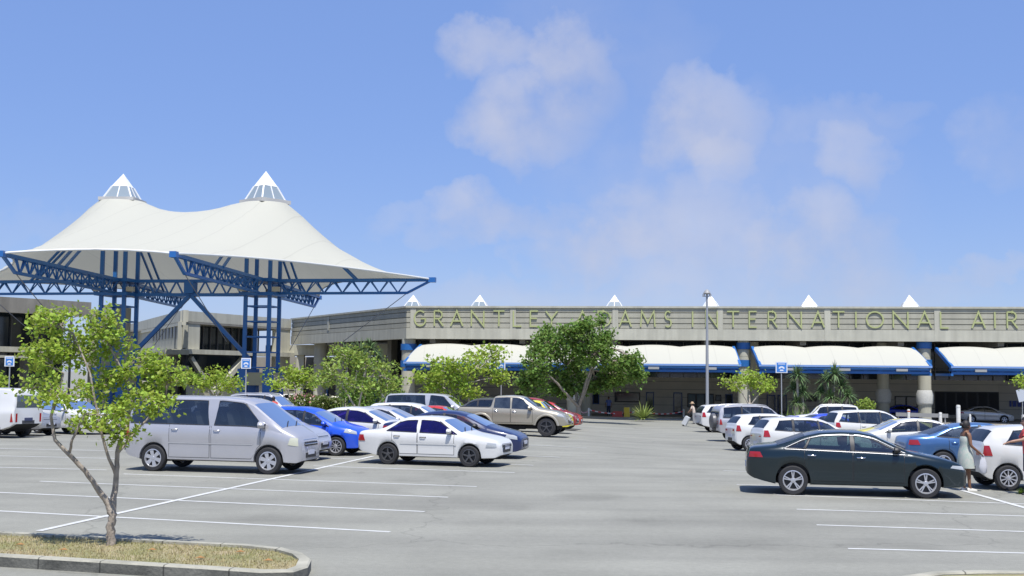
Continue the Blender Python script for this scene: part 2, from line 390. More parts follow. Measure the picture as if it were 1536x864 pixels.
# ================================================================ TERMINAL
CONC = mat('board_concrete', (.41, .395, .315), .9, var=.07, vscale=.5, streak=.12, bump=.15, bscale=6, obj_space=False)
CONCL = mat('smooth_concrete', (.49, .475, .385), .9, var=.07, vscale=.7, streak=.16, obj_space=False)
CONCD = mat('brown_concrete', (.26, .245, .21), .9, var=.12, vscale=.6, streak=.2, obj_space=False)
WALLB = mat('beige_block_wall', (.46, .42, .34), .9, var=.06, vscale=.8, obj_space=False)
DARK = mat('painted_shade', (.02, .02, .022), .8)  # near black put into the colour for unlit openings and shaded wall
DGLASS = mat('dark_window_glass', (.015, .025, .035), .08, spec=.8)
BLUEF = mat('blue_steel', (.022, .135, .40), .38, var=.05, vscale=.5, obj_space=False)
DBLUE = mat('dark_blue_frame', (.02, .05, .16), .5)
WHT = mat('white_paint', (.78, .78, .77), .5)
TENTM = mat('membrane_fabric', (.57, .56, .475), .75, trans=.25, spec=.2)
add_joints(TENTM, R(10), 2.4, .09, .90)
AWN = mat('awning_fabric', (.58, .57, .49), .75, trans=.2, spec=.2)
add_joints(AWN, R(0), 1.9, .06, .90)
LETTER = mat('sign_letter_green', (.42, .45, .20), .5)
SEAM = mat('concrete_joint', (.10, .10, .085), .9)

PL = at(610, 460.5, 103.0); D0 = 103.0
PRr = at(1500, 462.5, 96.2)
zt = PL.z
PL = Vector((PL.x, PL.y, 0)); PR = Vector((PRr.x, PRr.y, 0)); DF = (PR-PL).normalized(); NF = Vector((-DF.y, DF.x, 0))   # NF points away from the camera
if NF.y < 0: NF = -NF
zb = at(610, 508, 103.0).z
FH = zt-zb
gzT = gz(0, 105)-.2
tb = thing('terminal_building', 'long low concrete terminal with green lettering on its fascia and white awnings', 'building', (PL.x+25, PL.y, gzT))
def fp(px, py=500, back=0.):
    """a point on the facade plane at image column px"""
    q = onplane(px, py, PL+NF*back, DF); return q
sR = 75.0  # facade length beyond the right edge
def obox(m, P, D, Nn, s0, s1, d0, d1, z0, z1, mi=0):
    """box along direction D from s0..s1, depth d0..d1 along Nn"""
    vs = []
    for z in (z0, z1):
        for (s, d) in ((s0, d0), (s1, d0), (s1, d1), (s0, d1)):
            q = P+D*s+Nn*d; vs.append((q.x, q.y, z))
    m.add(vs, [(3, 2, 1, 0), (4, 5, 6, 7), (0, 1, 5, 4), (1, 2, 6, 5), (2, 3, 7, 6), (3, 0, 4, 7)], mi); return m
# fascia: ribbed band over smooth lower band
def fascia(P, D, Nn, s0, s1, parent, name='fascia'):
    m = MB(); rh = FH*.66; zr = zt-rh; nb = 4
    obox(m, P, D, Nn, s0, s1, .12, .5, zb+.0, zt-.06)
    obox(m, P, D, Nn, s0, s1, .0, .12, zb+.0, zr, 1)
    for i in range(nb):
        a = zr+rh*i/nb+.04; b = zr+rh*(i+1)/nb-.04
        obox(m, P, D, Nn, s0, s1, .04-.012*(i % 2), .12, a, b)
    obox(m, P, D, Nn, s0-.03, s1+.03, -.10, .7, zt-.06, zt+.10, 1)
    return m.build(name, [CONC, CONCL], parent, world=True)
fascia(PL, DF, NF, 0, sR, tb)
for i in range(8):
    s = .35+i*8.9; m = MB()
    obox(m, PL, DF, NF, s, s+.5, -.02, .03, zb+.02, zt-.08)
    m.build('fascia_pilaster', CONCL, tb, world=True)
# left wing fascia
WL = at(437, 480.5, 129.0); WP = Vector((WL.x, WL.y, 0)); DW = (WP-PL).normalized(); NW = Vector((DW.y, -DW.x, 0))
if NW.dot(DF) < 0: NW = -NW
wl = (WP-PL).length
fascia(PL, DW, NW, 0.02, wl, tb, 'fascia')
m = MB(); obox(m, PL, DW, NW, wl*.62, wl*.62+.5, -.02, .03, zt-FH*.55, zt-.1); m.build('fascia_pilaster', CONCL, tb, world=True)
# roof slab and soffit
m = MB(); far = PL+NF*30
def pts2(*v): return [(q.x, q.y) for q in v]
corner_far = PL+DF*sR+NF*30
m.prism(pts2(PL+NF*.4+DF*.3, PL+DF*sR+NF*.4, corner_far, WP+NF*12, WP+NW*.4), zb+.25, zb+.6)
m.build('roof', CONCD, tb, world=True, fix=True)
m = MB()
# beams under the roof
for i in range(9):
    s = 2+i*8; obox(m, PL, DF, NF, s, s+.5, .6, 14, zb-.35, zb+.24)
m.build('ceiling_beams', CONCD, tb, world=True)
# back wall
BW = 13.0
zw1 = at(1000, 566, 112).z
m = MB(); obox(m, PL, DF, NF, -4, sR, BW, BW+.4, gzT-.5, zw1)
for i in range(6):
    zz = gzT+.9+i*.75
    if zz < zw1-.2: obox(m, PL, DF, NF, -4, sR, BW-.012, BW, zz, zz+.03, 1)
m.build('back_wall', [WALLB, SEAM], tb, world=True)
m = MB(); obox(m, PL, DF, NF, -4, sR, BW+.6, BW+.7, zw1, zb+.3); m.build('clerestory_window', DGLASS, tb, world=True)
m = MB()
for i in range(60):
    s = -3+i*1.3; obox(m, PL, DF, NF, s, s+.08, BW+.45, BW+.62, zw1, zb+.2)
obox(m, PL, DF, NF, -4, sR, BW+.44, BW+.61, zw1+.85, zw1+.95)
m.build('clerestory_frame', mat('frame_grey', (.12, .12, .12), .5), tb, world=True)
# openings in the back wall
def wallbox(name, px0, px1, py0, py1, mt, dd=-.06, par=tb, dep=.05):
    A = fp(px0, py0, BW); B_ = fp(px1, py0, BW); C_ = fp(px0, py1, BW)
    s0 = (A-PL).dot(DF); s1 = (B_-PL).dot(DF); m = MB(); obox(m, PL, DF, NF, s0, s1, BW+dd, BW+dd+dep, max(C_.z, gzT), A.z)
    return m.build(name, mt, par, world=True), (s0, s1, max(C_.z, gzT), A.z)
def winset(name, px0, px1, py0, py1, nm=2, glass=DGLASS, frame=DBLUE):
    o, (s0, s1, z0, z1) = wallbox(name, px0, px1, py0, py1, frame)
    # panes sit proud in the frame
    w = (s1-s0); m = MB()
    for i in range(nm):
        a = s0+w*i/nm+.09; b = s0+w*(i+1)/nm-.09; obox(m, PL, DF, NF, a, b, BW-.075, BW-.05, z0+.1, z1-.1)
    m.v = [(v[0]-o.parent.location.x, v[1]-o.parent.location.y, v[2]-o.parent.location.z) for v in m.v]
    m.build('pane', glass, o)
winset('shop_window', 922, 960, 588, 603, 1, DGLASS, BLACK)
winset('door', 969, 981, 588, 622, 1); winset('door', 1010, 1023.5, 588.5, 622, 1)
winset('door', 889, 899, 587, 606, 1)
winset('shop_window', 1031, 1071, 590, 611, 3, mat('teal_glass', (.03, .07, .08), .1), BLACK)
winset('window', 775, 784, 586, 594, 1, DARK, BLACK); winset('window', 816, 832, 582, 593, 1, DGLASS, WHT)
winset('door', 1150, 1163, 592, 622, 1); winset('door', 1166, 1180, 592, 622, 1)
winset('shop_window', 1205, 1225, 592, 602, 1, DGLASS, BLACK)
winset('shop_window', 1342, 1376, 594, 611, 2, DGLASS, BLACK)
winset('entrance', 1402, 1498, 587, 622, 6, DARK, BLACK)
winset('door', 1088, 1099, 591, 622, 1); winset('window', 1073, 1082, 592, 602, 1, mat('grey_glass', (.08, .09, .1), .2), BLACK)
# blue lettered strip on the far right wall: illegible from here, kept as a run of block marks
A = fp(1514, 601, BW); m = MB(); s = (A-PL).dot(DF); za = A.z
for i, w in enumerate((.18, .34, .3, .34, .3, .32, .34, .3, .3)):
    obox(m, PL, DF, NF, s, s+w, BW-.06, BW-.01, za-.55, za); s += w+.09
m.build('wall_sign', mat('sign_blue', (.02, .04, .22), .5), tb, world=True)
wallbox('lit_wall_panel', 1497, 1536+90, 575, 622, mat('lit_wall', (.42, .38, .31), .9), -.005, dep=.02)  # thin sheet on the back wall, lit tone put into its colour
# kicker floor: covered pavement
m = MB(); obox(m, PL, DF, NF, -16, sR, .5, 30, gzT-.3, gzT+.02); tag(m.build('pavement', CONCP), 'covered concrete pavement under the terminal roof', kind='structure')
# dim side wall closing the deep left side
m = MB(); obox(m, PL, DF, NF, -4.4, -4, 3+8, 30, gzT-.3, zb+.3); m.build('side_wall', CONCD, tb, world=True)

# pillars
def pillar(px, back, r, collar=True, py=520, band=True, P=None):
    q = fp(px, py, back) if P is None else P
    g = gzT-.1; rt_ = sub('pillar', tb, Vector((q.x, q.y, g))-tb.location)
    h = zb-g+.05; m = MB()
    m.lathe([(r*.92, 0), (r*.92, h)], n=20); m.lathe([(r*1.05, 0), (r*1.05, .3), (r*.92, .34)], n=20)
    for i in range(4):
        z = h*(.2+.2*i); m.lathe([(r*.92+.01, z), (r*.92+.01, z+.03)], n=20)
    m.build('column', CONCL, rt_, smooth=40)
    if collar:
        m = MB(); z = h*.30; m.lathe([(r*.95, z-.5), (r*1.15, z-.35), (r*1.25, z+.35), (r*1.0, z+.75)], n=20); m.build('collar', mat('pale_collar', (.5, .5, .47), .8, var=.1, obj_space=False), rt_, smooth=30)
    if band:
        for z in (at(px, 519, 100).z, at(px, 545, 100).z):
            m = MB(); m.lathe([(r*1.0, z-g-.28), (r*1.08, z-g-.28), (r*1.08, z-g+.28), (r*1.0, z-g+.28)], n=20); m.build('blue_band', BLUEF, rt_, smooth=40)
    return rt_
pillar(613, .9, .66, False); pillar(859, .9, .52); pillar(1115, .9, .54, False); pillar(1386, .9, .58); pillar(1650, .9, .7)
pillar(880, 6, .5, False, band=False); pillar(1324, 6, .55, True, band=False); pillar(1130, 6, .5, False, band=False); pillar(1590, 6, .5, False, band=False)
q = PL+DW*(wl*.80)+NW*1.2; pillar(0, 0, .75, False, band=False, P=q)
q = PL+DW*(wl*.42)+NW*7; pillar(0, 0, .6, False, band=False, P=q)

# letters -----------------------------------------------------------
def arc(cx, cy, rx, ry, a0, a1, n=14): return [(cx+rx*math.cos(R(a0+(a1-a0)*i/n)), cy+ry*math.sin(R(a0+(a1-a0)*i/n))) for i in range(n+1)]
GL = {
 'G': [arc(.55, .5, .5, .5, 50, 330)+[(.98, .48), (.60, .48)]],
 'R': [[(0, 0), (0, 1)], [(0, 1), (.45, 1)]+arc(.45, .74, .42, .26, 90, -90)+[(0, .48)], [(.42, .48), (1, 0)]],
 'A': [[(0, 0), (.5, 1), (1, 0)], [(.18, .33), (.82, .33)]],
 'N': [[(0, 0), (0, 1), (1, 0), (1, 1)]], 'T': [[(0, 1), (1, 1)], [(.5, 1), (.5, 0)]], 'L': [[(0, 1), (0, 0), (1, 0)]],
 'E': [[(1, 1), (0, 1), (0, 0), (1, 0)], [(0, .52), (.85, .52)]], 'Y': [[(0, 1), (.5, .5), (1, 1)], [(.5, .5), (.5, 0)]],
 'D': [[(0, 0), (0, 1), (.35, 1)]+arc(.35, .5, .65, .5, 90, -90)+[(0, 0)]], 'M': [[(0, 0), (.08, 1), (.5, .25), (.92, 1), (1, 0)]],
 'S': [arc(.5, .74, .42, .26, 40, 270)+arc(.5, .25, .46, .25, 90, -140)], 'I': [[(.5, 0), (.5, 1)]], 'O': [arc(.5, .5, .5, .5, 0, 360, 24)],
 'P': [[(0, 0), (0, 1), (.5, 1)]+arc(.5, .72, .45, .28, 90, -90)+[(0, .44)]]}
SIGN = [('G', 619.5, 639), ('R', 650.5, 665.5), ('A', 675, 695), ('N', 706, 726.5), ('T', 739, 757.5), ('L', 769, 783), ('E', 794.5, 808), ('Y', 817.6, 837), ('A', 862.6, 884.5),
 ('D', 896, 917), ('A', 928, 948), ('M', 960, 983.5), ('S', 996, 1008), ('I', 1037, 1041), ('N', 1058, 1077), ('T', 1089.6, 1110), ('E', 1123, 1136), ('R', 1151.6, 1166.7), ('N', 1181, 1203),
 ('A', 1216.5, 1237.6), ('T', 1248, 1268), ('I', 1282, 1286), ('O', 1299, 1326), ('N', 1339, 1363), ('A', 1375.6, 1398.7), ('L', 1410, 1424), ('A', 1457, 1479), ('I', 1491, 1494), ('R', 1510, 1527.5),
 ('P', 1541, 1556), ('O', 1568, 1596), ('R', 1608, 1624), ('T', 1636, 1658)]
sg = sub('lettering', tb); sg['label'] = 'raised yellow green capital letters'
zl0 = fp(630, 489.8).z; zl1 = fp(630, 465.3).z
for ch, a, b in SIGN:
    s0 = (fp(a)-PL).dot(DF); s1 = (fp(b)-PL).dot(DF); w = s1-s0; m = MB(); hh = zl1-zl0; st = .115
    for k, pl in enumerate(GL[ch]):
        P = [PL+DF*(s0+st/2+(w-st)*x)-NF*(.075+.006*k)+Vector((0, 0, zl0+st/2+(hh-st)*y)) for x, y in pl]
        # flat ribbon with depth .2 following the stroke
        lf, rg = [], []
        cl = (P[0]-P[-1]).length < 1e-4 and len(P) > 4
        for i, p in enumerate(P):
            def dr(u_, v_): d = v_-u_; return d.normalized()
            if cl and i in (0, len(P)-1): d1 = dr(P[-2], P[0]); d2 = dr(P[0], P[1])
            else: d1 = dr(P[max(i-1, 0)], P[i]) if i > 0 else dr(P[0], P[1]); d2 = dr(P[i], P[i+1]) if i < len(P)-1 else d1
            n1 = NF.cross(d1); n2 = NF.cross(d2); nn = (n1+n2).normalized(); c = max(.35, nn.dot(n1))
            lf.append(p+nn*(st/2/c)); rg.append(p-nn*(st/2/c))
        rows = []
        for l_, r_ in zip(lf, rg): rows.append([l_, r_, r_+NF*.09, l_+NF*.09, l_])
        m.grid(rows)
        m.add(rows[0][:4], [(0, 1, 2, 3)]); m.add(rows[-1][:4], [(3, 2, 1, 0)])
    m.v = [(v[0]-tb.location.x, v[1]-tb.location.y, v[2]-tb.location.z) for v in m.v]
    m.build('letter', LETTER, sg, fix=True)

# awnings -----------------------------------------------------------
def awning(px0, px1, top0, top1, nb):
    """px0..px1 bottom edge, top0..top1 upper edge columns; nb bumps"""
    fr = -2.2; bk = .2
    zlow = at(1000, 545.5, 97).z; zup = at(1000, 520.0, 100).z
    a0 = (onplane(px0, 543, PL+NF*fr, DF)-PL).dot(DF); a1 = (onplane(px1, 543, PL+NF*fr, DF)-PL).dot(DF)
    b0 = (onplane(top0, 515, PL+NF*bk, DF)-PL).dot(DF); b1 = (onplane(top1, 515, PL+NF*bk, DF)-PL).dot(DF)
    aw = sub('awning', tb); off = tb.location
    rows = []; nu = nb*12; nv = 14
    for i in range(nu+1):
        u = i/nu; row = []
        for j in range(nv+1):
            v = j/nv; s = (a0+(a1-a0)*u)*(1-v)+(b0+(b1-b0)*u)*v; d = fr+(bk-fr)*v
            hump = (abs(math.sin(PI*u*nb))**.9*.17)*math.sin(PI*min(1, v*.62))
            z = zlow+(zup-zlow)*(1-(1-v)**1.25)+hump*(.35+.65*v)
            z += .10*math.sin(PI*v)*(1 if 0 < u < 1 else .4)
            q = PL+DF*s+NF*d; row.append((q.x-off.x, q.y-off.y, z-off.z))
        rows.append(row)
    m = MB(); m.grid(rows, flip=False); m.build('awning_fabric', AWN, aw, smooth=70)
    m = MB(); obox(m, PL, DF, NF, a0-.1, a1+.1, fr-.14, fr-.02, zlow-.16, zlow-.0)
    m.v = [(v[0]-off.x, v[1]-off.y, v[2]-off.z) for v in m.v]; m.build('awning_edge', mat('edge_blue_light', (.20, .33, .62), .4), aw)
    # blue truss below
    m = MB(); z1 = zlow-.2; z0 = zlow-.48
    for (zz, dd) in ((z1, fr+.1), (z0, fr+.1), (z1, fr+1.0)):
        obox(m, PL, DF, NF, a0, a1, dd, dd+.18, zz-.2, zz)
    n = int((a1-a0)/1.1)
    for i in range(n):
        s = a0+(a1-a0)*i/n; e = a0+(a1-a0)*(i+.5)/n; f = a0+(a1-a0)*(i+1)/n
        A = PL+DF*s+NF*(fr+.19); Bm = PL+DF*e+NF*(fr+.19); C_ = PL+DF*f+NF*(fr+.19)
        m.beam((A.x, A.y, z1), (Bm.x, Bm.y, z0), .07); m.beam((Bm.x, Bm.y, z0), (C_.x, C_.y, z1), .07)
    for (s, tS) in ((a0, b0), (a1, b1)):
        A = PL+DF*s+NF*fr; T_ = PL+DF*tS+NF*bk; m.beam((A.x, A.y, zlow-.1), (T_.x, T_.y, zup-.05), .22, .3)
        m.beam((A.x, A.y, zlow-.7), (T_.x, T_.y, zlow-.7), .2)
    m.v = [(v[0]-off.x, v[1]-off.y, v[2]-off.z) for v in m.v]; m.build('awning_truss', BLUEF, aw)
    m = MB(); obox(m, PL, DF, NF, a0, a1, fr+.34, fr+.40, z0-.02, z1)
    m.v = [(v[0]-off.x, v[1]-off.y, v[2]-off.z) for v in m.v]; m.build('valance', BLUEF, aw)
    for i in range(nb):
        s = a0+(a1-a0)*(i+.5)/nb; m = MB(); obox(m, PL, DF, NF, s-.45, s+.45, fr-.1, fr+.25, zlow-.46, zlow-.26)
        m.v = [(v[0]-off.x, v[1]-off.y, v[2]-off.z) for v in m.v]
        m.build('flood_light', mat('lamp_grey', (.35, .35, .33), .5), aw)
awning(607, 1110, 632, 1100, 6); awning(1140, 1396, 1128, 1368, 3); awning(1428, 1690, 1404, 1670, 3)

# roof lights -------------------------------------------------------
def pyramid(c, w, h, rz, parent, k_base=.12, glassn=2, big=False):
    rt_ = sub('roof_lantern', parent, Vector(c)-parent.location, (0, 0, rz))
    hb = h*(.14 if big else .12); hg = h*(.40 if big else .42); wt = w*(.58 if big else .54)
    m = MB(); m.box((0, 0, hb*.6 if big else hb/2), (w*(1.28 if big else 1.18), w*(1.28 if big else 1.18), hb*.8)); m.build('lantern_curb', mat('curb_grey', (.5, .49, .46), .7), rt_)
    if big: pass
    A = [(-w/2, -w/2), (w/2, -w/2), (w/2, w/2), (-w/2, w/2)]; Bq = [(x*wt/w, y*wt/w) for x, y in A]
    m = MB(); m.add([(x, y, hb) for x, y in A]+[(x, y, hb+hg) for x, y in Bq], [(i, (i+1) % 4, (i+1) % 4+4, i+4) for i in range(4)])
    m.build('lantern_glass', mat('lantern_glazing', (.25, .30, .33), .15, spec=.8), rt_)
    for i in range(4):
        a, b = Vector((*A[i], hb)), Vector((*Bq[i], hb+hg)); a2, b2 = Vector((*A[(i+1) % 4], hb)), Vector((*Bq[(i+1) % 4], hb+hg))
        MB().beam(a, b, w*.05).build('lantern_bar', WHT, rt_); MB().beam((a+a2)/2, (b+b2)/2, w*.035).build('lantern_bar', WHT, rt_)
    m = MB(); wc = wt*1.03; C4 = [(-wc/2, -wc/2), (wc/2, -wc/2), (wc/2, wc/2), (-wc/2, wc/2)]
    m.add([(x, y, hb+hg) for x, y in C4]+[(0, 0, h)], [(0, 1, 4), (1, 2, 4), (2, 3, 4), (3, 0, 4), (3, 2, 1, 0)]); m.build('lantern_cap', WHT, rt_)
    return rt_
for px in (620, 720, 922, 1066, 1213, 1364, 1560):
    q = fp(px, 455, 3.0); pyramid((q.x, q.y, zt-.15), 1.55, 1.45, math.atan2(DF.y, DF.x), tb)

# ================================================================ buildings on the left
mb_ = None
def bldg(name, label, P, D, Nn, L, dep, ztop, par_h, gz_):
    pass
# middle building with arched windows
C = at(275, 465, 112.0); zc = C.z; CP = Vector((C.x, C.y, 0))
Lq = at(190, 491, 150.0); LP = Vector((Lq.x, Lq.y, 0)); Rq = at(437, 479, 128.0); RP = Vector((Rq.x, Rq.y, 0))
g0 = gz(-30, 120)-.3
ab = thing('concourse_building', 'grey concrete building with small arched windows behind the blue tower', 'building', (CP.x, CP.y, g0))
DL = (LP-CP).normalized(); NL = Vector((-DL.y, DL.x, 0)); NL = NL if NL.y > 0 and NL.x > -9 else -NL
if NL.x < 0: NL = -NL
ll = (LP-CP).length; DR = (RP-CP).normalized(); NR = Vector((-DR.y, DR.x, 0)); NR = NR if NR.y > 0 else -NR; lr = (RP-CP).length
pz = zc-1.15; s2 = at(275, 522, 112).z
m = MB(); obox(m, CP, DL, NL, 0, ll, 0, .5, pz, zc); obox(m, CP, DL, NL, 0, ll, -.12, .3, pz-.3, pz-.002); m.build('parapet', CONCL, ab, world=True)
m = MB(); obox(m, CP, DL, NL, .0, ll, .02, .5, s2, pz-.3); m.build('wall', CONC, ab, world=True)
m = MB(); obox(m, CP, DR, NR, .3, lr, 0, .6, pz+.05, zc-.05); obox(m, CP, DR, NR, 0, 2.6, .08, .6, s2-.5, pz+.05); obox(m, CP, DR, NR, lr-2.6, lr, .08, .6, g0, pz+.05); m.build('parapet', CONCL, ab, world=True)
m = MB(); obox(m, CP, DR, NR, 2.6, lr-2.6, 3.0, 3.2, g0, pz); m.build('glazing', DGLASS, ab, world=True)
m = MB()
for i in range(12): obox(m, CP, DR, NR, 3+i*1.15, 3.1+i*1.15, 2.85, 3.0, s2-.3, pz)
m.build('glazing_bars', mat('frame_grey', (.12, .12, .12), .5), ab, world=True)
m = MB(); obox(m, CP, DR, NR, -.1, lr, -.6, 1.2, s2-.55, s2-.1); m.build('balcony_slab', CONCL, ab, world=True)
m = MB()
A = CP+DR*4.5-NR*.2; Bq = CP+DR*9.5-NR*.2
m.beam((A.x, A.y, s2-4.4), (Bq.x, Bq.y, s2-.6), .6, .5); A2 = CP+DR*1-NR*.2; m.beam((A.x, A.y, s2-4.4), (A2.x, A2.y, s2-.9), .4)
m.build('stair_brace', CONCL, ab, world=True)
m = MB(); m.prism(pts2(CP, CP+DR*lr, CP+DR*lr+NR*25, LP+NR*6, LP), pz-.1, pz+.1); m.build('roof', CONCD, ab, world=True, fix=True)
for i in range(9):
    s = 2.2+i*2.05; q = CP+DL*s; w = .42; zz0 = s2+1.1; zz1 = s2+2.5
    P_ = [(-w, zz0), (w, zz0), (w, zz1-.4)]+[(w*math.cos(R(a)), zz1-.4+w*math.sin(R(a))) for a in range(20, 180, 20)]+[(-w, zz1-.4)]
    vs = [(q+DL*x-NL*.02) for x, z in P_]; m = MB()
    m.add([(v.x, v.y, z) for v, (x, z) in zip(vs, P_)]+[((v-NL*.04).x, (v-NL*.04).y, z) for v, (x, z) in zip(vs, P_)], [tuple(range(len(P_))), tuple(range(len(P_), 2*len(P_)))]+[(k, (k+1) % len(P_), (k+1) % len(P_)+len(P_), k+len(P_)) for k in range(len(P_))])
    m.build('arched_window', mat('arch_dark', (.06, .06, .06), .4), ab, world=True, fix=True)
# stepped terraces below the arched wall
m = MB()
for i in range(4):
    z = s2-.2-i*1.5; obox(m, CP, DL, NL, -1.5-i*.2, ll, -1.8-1.2*i, .4-.01*i, z-.45, z)
for i in range(6): obox(m, CP, DL, NL, 1+i*5.5, 2+i*5.5, -1.2, -.2, g0, s2-.4)
m.build('terrace', CONC, ab, world=True)
m = MB(); obox(m, CP, DL, NL, -1, ll, .0, .3, g0, s2-.4); m.build('shaded_wall', DARK, ab, world=True)  # wall coloured black, the shade below the terraces is in its colour
m = MB(); obox(m, CP, DR, NR, 0, lr+6, .4, .8, g0, at(350, 578, 118).z); m.build('low_wall', CONCL, ab, world=True)

# link bridge between the concourse and the terminal, and blue wall panels below
lb = thing('link_canopy', 'low concrete canopy joining the concourse to the terminal wing', 'canopy', (RP.x, RP.y, g0))
zA = at(420, 518, 130).z
Dl2 = (PL+DF*2+NF*12-RP).normalized(); Nl2 = Vector((-Dl2.y, Dl2.x, 0))
m = MB(); obox(m, RP, Dl2, Nl2, -4, 24, 0, 5, zA-1.1, zA); m.build('canopy_slab', CONCL, lb, world=True)
for i in range(4):
    m = MB(); q = RP+Dl2*(1+6*i)+Nl2*.6; m.box((q.x, q.y, (g0+zA-1.1)/2), (.8, .8, zA-1.1-g0)); m.build('post', CONCL, lb, world=True)
m = MB(); obox(m, RP, Dl2, Nl2, -14, 26, 6, 6.3, g0, zA-1.2); m.build('rear_wall', WALLB, lb, world=True)
for (a, b) in ((470, 492), (505, 532), (558, 575)):
    q0 = onplane(a, 565, RP+Nl2*1.2, Dl2); q1 = onplane(b, 565, RP+Nl2*1.2, Dl2); m = MB()
    obox(m, RP, Dl2, Nl2, (q0-RP).dot(Dl2), (q1-RP).dot(Dl2), 1.2, 1.35, g0, at(480, 563, 126).z); m.build('blue_panel', mat('panel_blue', (.02, .10, .34), .6), lb, world=True)
q0 = onplane(458, 580, RP+Nl2*1.1, Dl2); m = MB(); obox(m, RP, Dl2, Nl2, (q0-RP).dot(Dl2), (q0-RP).dot(Dl2)+1.3, 1.0, 1.2, g0, g0+2.6); m.build('grey_door', mat('door_brown', (.10, .09, .08), .6), lb, world=True)

# left departures building
A0 = at(-60, 441, 96.0); A1 = at(137, 458, 106.0); P0 = Vector((A0.x, A0.y, 0)); P1 = Vector((A1.x, A1.y, 0)); DD = (P1-P0).normalized(); ND = Vector((-DD.y, DD.x, 0)); ztL = A0.z; L_ = (P1-P0).length; g1 = gz(-40, 100)-.2
lbd = thing('departures_building', 'brown grey concrete building with dark recessed glazing at the left edge', 'building', (P1.x, P1.y, g1))
zpb = at(0, 468, 99).z; zs1 = at(40, 520, 99).z; zs0 = at(40, 528, 99).z
m = MB(); obox(m, P0, DD, ND, -15, L_, 0, .6, zpb, ztL); m.build('parapet', CONCD, lbd, world=True)
m = MB(); obox(m, P0, DD, ND, -15, L_, .2, 7, zpb+.2, zpb+.5); m.build('roof', CONCD, lbd, world=True)
m = MB(); obox(m, P0, DD, ND, -15, L_, -.4, 4, zs0, zs1); obox(m, P0, DD, ND, -15, L_, -.45, -.3, zs0-.5, zs0-.3); m.build('floor_slab', CONCL, lbd, world=True)
m = MB(); obox(m, P0, DD, ND, -15, L_, 4.2, 4.4, g1, zpb+.3); m.build('glazing', DGLASS, lbd, world=True)
m = MB()
for i in range(14): obox(m, P0, DD, ND, -13+i*2.0, -12.85+i*2.0, 4.0, 4.2, g1, zpb+.2)
m.build('glazing_bars', mat('frame_grey', (.12, .12, .12), .5), lbd, world=True)
for i, s in enumerate((-8, 1.5, 6.2)):
    m = MB(); obox(m, P0, DD, ND, s, s+.6, .5, 1.1, g1, zs0-.002); m.build('column', CONCD, lbd, world=True)
# grey stair block to its right
Q0 = at(135, 461, 107); Q1 = at(183, 458, 103.0); QP = Vector((Q0.x, Q0.y, 0)); QD = (Vector((Q1.x, Q1.y, 0))-QP).normalized(); QN = Vector((-QD.y, QD.x, 0)); QL = (Vector((Q1.x, Q1.y, 0))-QP).length
m = MB(); obox(m, QP, QD, QN, 0, QL, 0, .9, g1, at(150, 463, 105).z); obox(m, QP, QD, QN, QL*.55, QL, -.5, -.01, at(170, 520, 103).z, at(183, 456.5, 103).z); m.build('stair_block', CONC, lbd, world=True)
m = MB()
for i in range(4):
    z = at(150, 478+i*14, 105).z; obox(m, QP, QD, QN, .1, QL*.54, -.03, -.005, z-.05, z)
m.build('block_joints', SEAM, lbd, world=True)

# distant ground cover so the horizon is closed
# ================================================================ TENT PAVILION
h_ = 6.95
TW = []   # towers
C2 = Vector((-2.715*h_, 12.69*h_, 0)); C1 = Vector((-4.35*h_, 12.9*h_, 0)); ztip = H+h_
F2 = Vector((-2.881*h_, 9.887*h_, ztip)); R2 = Vector((-.845*h_, 12.32*h_, ztip)); B2 = Vector((-2.549*h_, 15.4*h_, ztip))
F1 = Vector((-4.389*h_, 9.98*h_, ztip)); L1 = C1-(R2-C2); L1.z = ztip; B1 = Vector((-4.45*h_, 15.9*h_, ztip))
gT = gz(C2.x, C2.y)
pav = thing('canopy_pavilion', 'white tensile canopy with two peaks on blue lattice towers', 'canopy', (C2.x, C2.y, gT))
zr2 = at(398, 306, C2.y).z; zr1 = at(178, 303, C1.y).z
RR = 1.7
# plan triangulation
tips = [L1, F1, F2, R2, B2, B1]
def edgepts(a, b, n, sag, zsag):
    mid = (a+b)/2; cen = (C1+C2)/2; inn = (cen-mid); inn.z = 0; inn.normalize(); out = []
    for i in range(n):
        t = i/n; p = a+(b-a)*t; p = p+inn*(sag*4*t*(1-t)); p.z = ztip+zsag*4*t*(1-t); out.append(p)
    return out
bd = []
sags = [1.8, 1.1, 2.4, 2.4, 1.2, 1.8]; zsg = [.3, .35, .55, .5, .4, .3]
for i in range(6): bd += edgepts(tips[i], tips[(i+1) % 6], 22, sags[i], zsg[i])
P2 = [Vector((p.x, p.y)) for p in bd]; fixed = {i: bd[i].z for i in range(len(bd))}
edges = [(i, (i+1) % len(bd)) for i in range(len(bd))]
rings = []
for (Cc, zr) in ((C1, zr1), (C2, zr2)):
    o = len(P2)
    for k in range(24):
        a = 2*PI*k/24; P2.append(Vector((Cc.x+RR*math.cos(a), Cc.y+RR*math.sin(a)))); fixed[o+k] = zr
        edges.append((o+k, o+(k+1) % 24))
    rings.append(o)
def ridge(a, b, za, zb_, p, n, mode='pow'):
    """constraint line from ring edge point a (height za) to b (zb_)"""
    prev = None
    for i in range(1, n):
        t = i/n; q = a+(b-a)*t; P2.append(Vector((q.x, q.y)))
        fixed[len(P2)-1] = (zb_+(za-zb_)*(1-t)**p) if mode == 'pow' else min(za, zb_)+abs(za-zb_)*t - 4*p*t*(1-t)
        if prev is not None: edges.append((prev, len(P2)-1))
        prev = len(P2)-1
def rimpt(Cc, T):
    d = (T-Cc); d.z = 0; d.normalize(); return Cc+d*RR
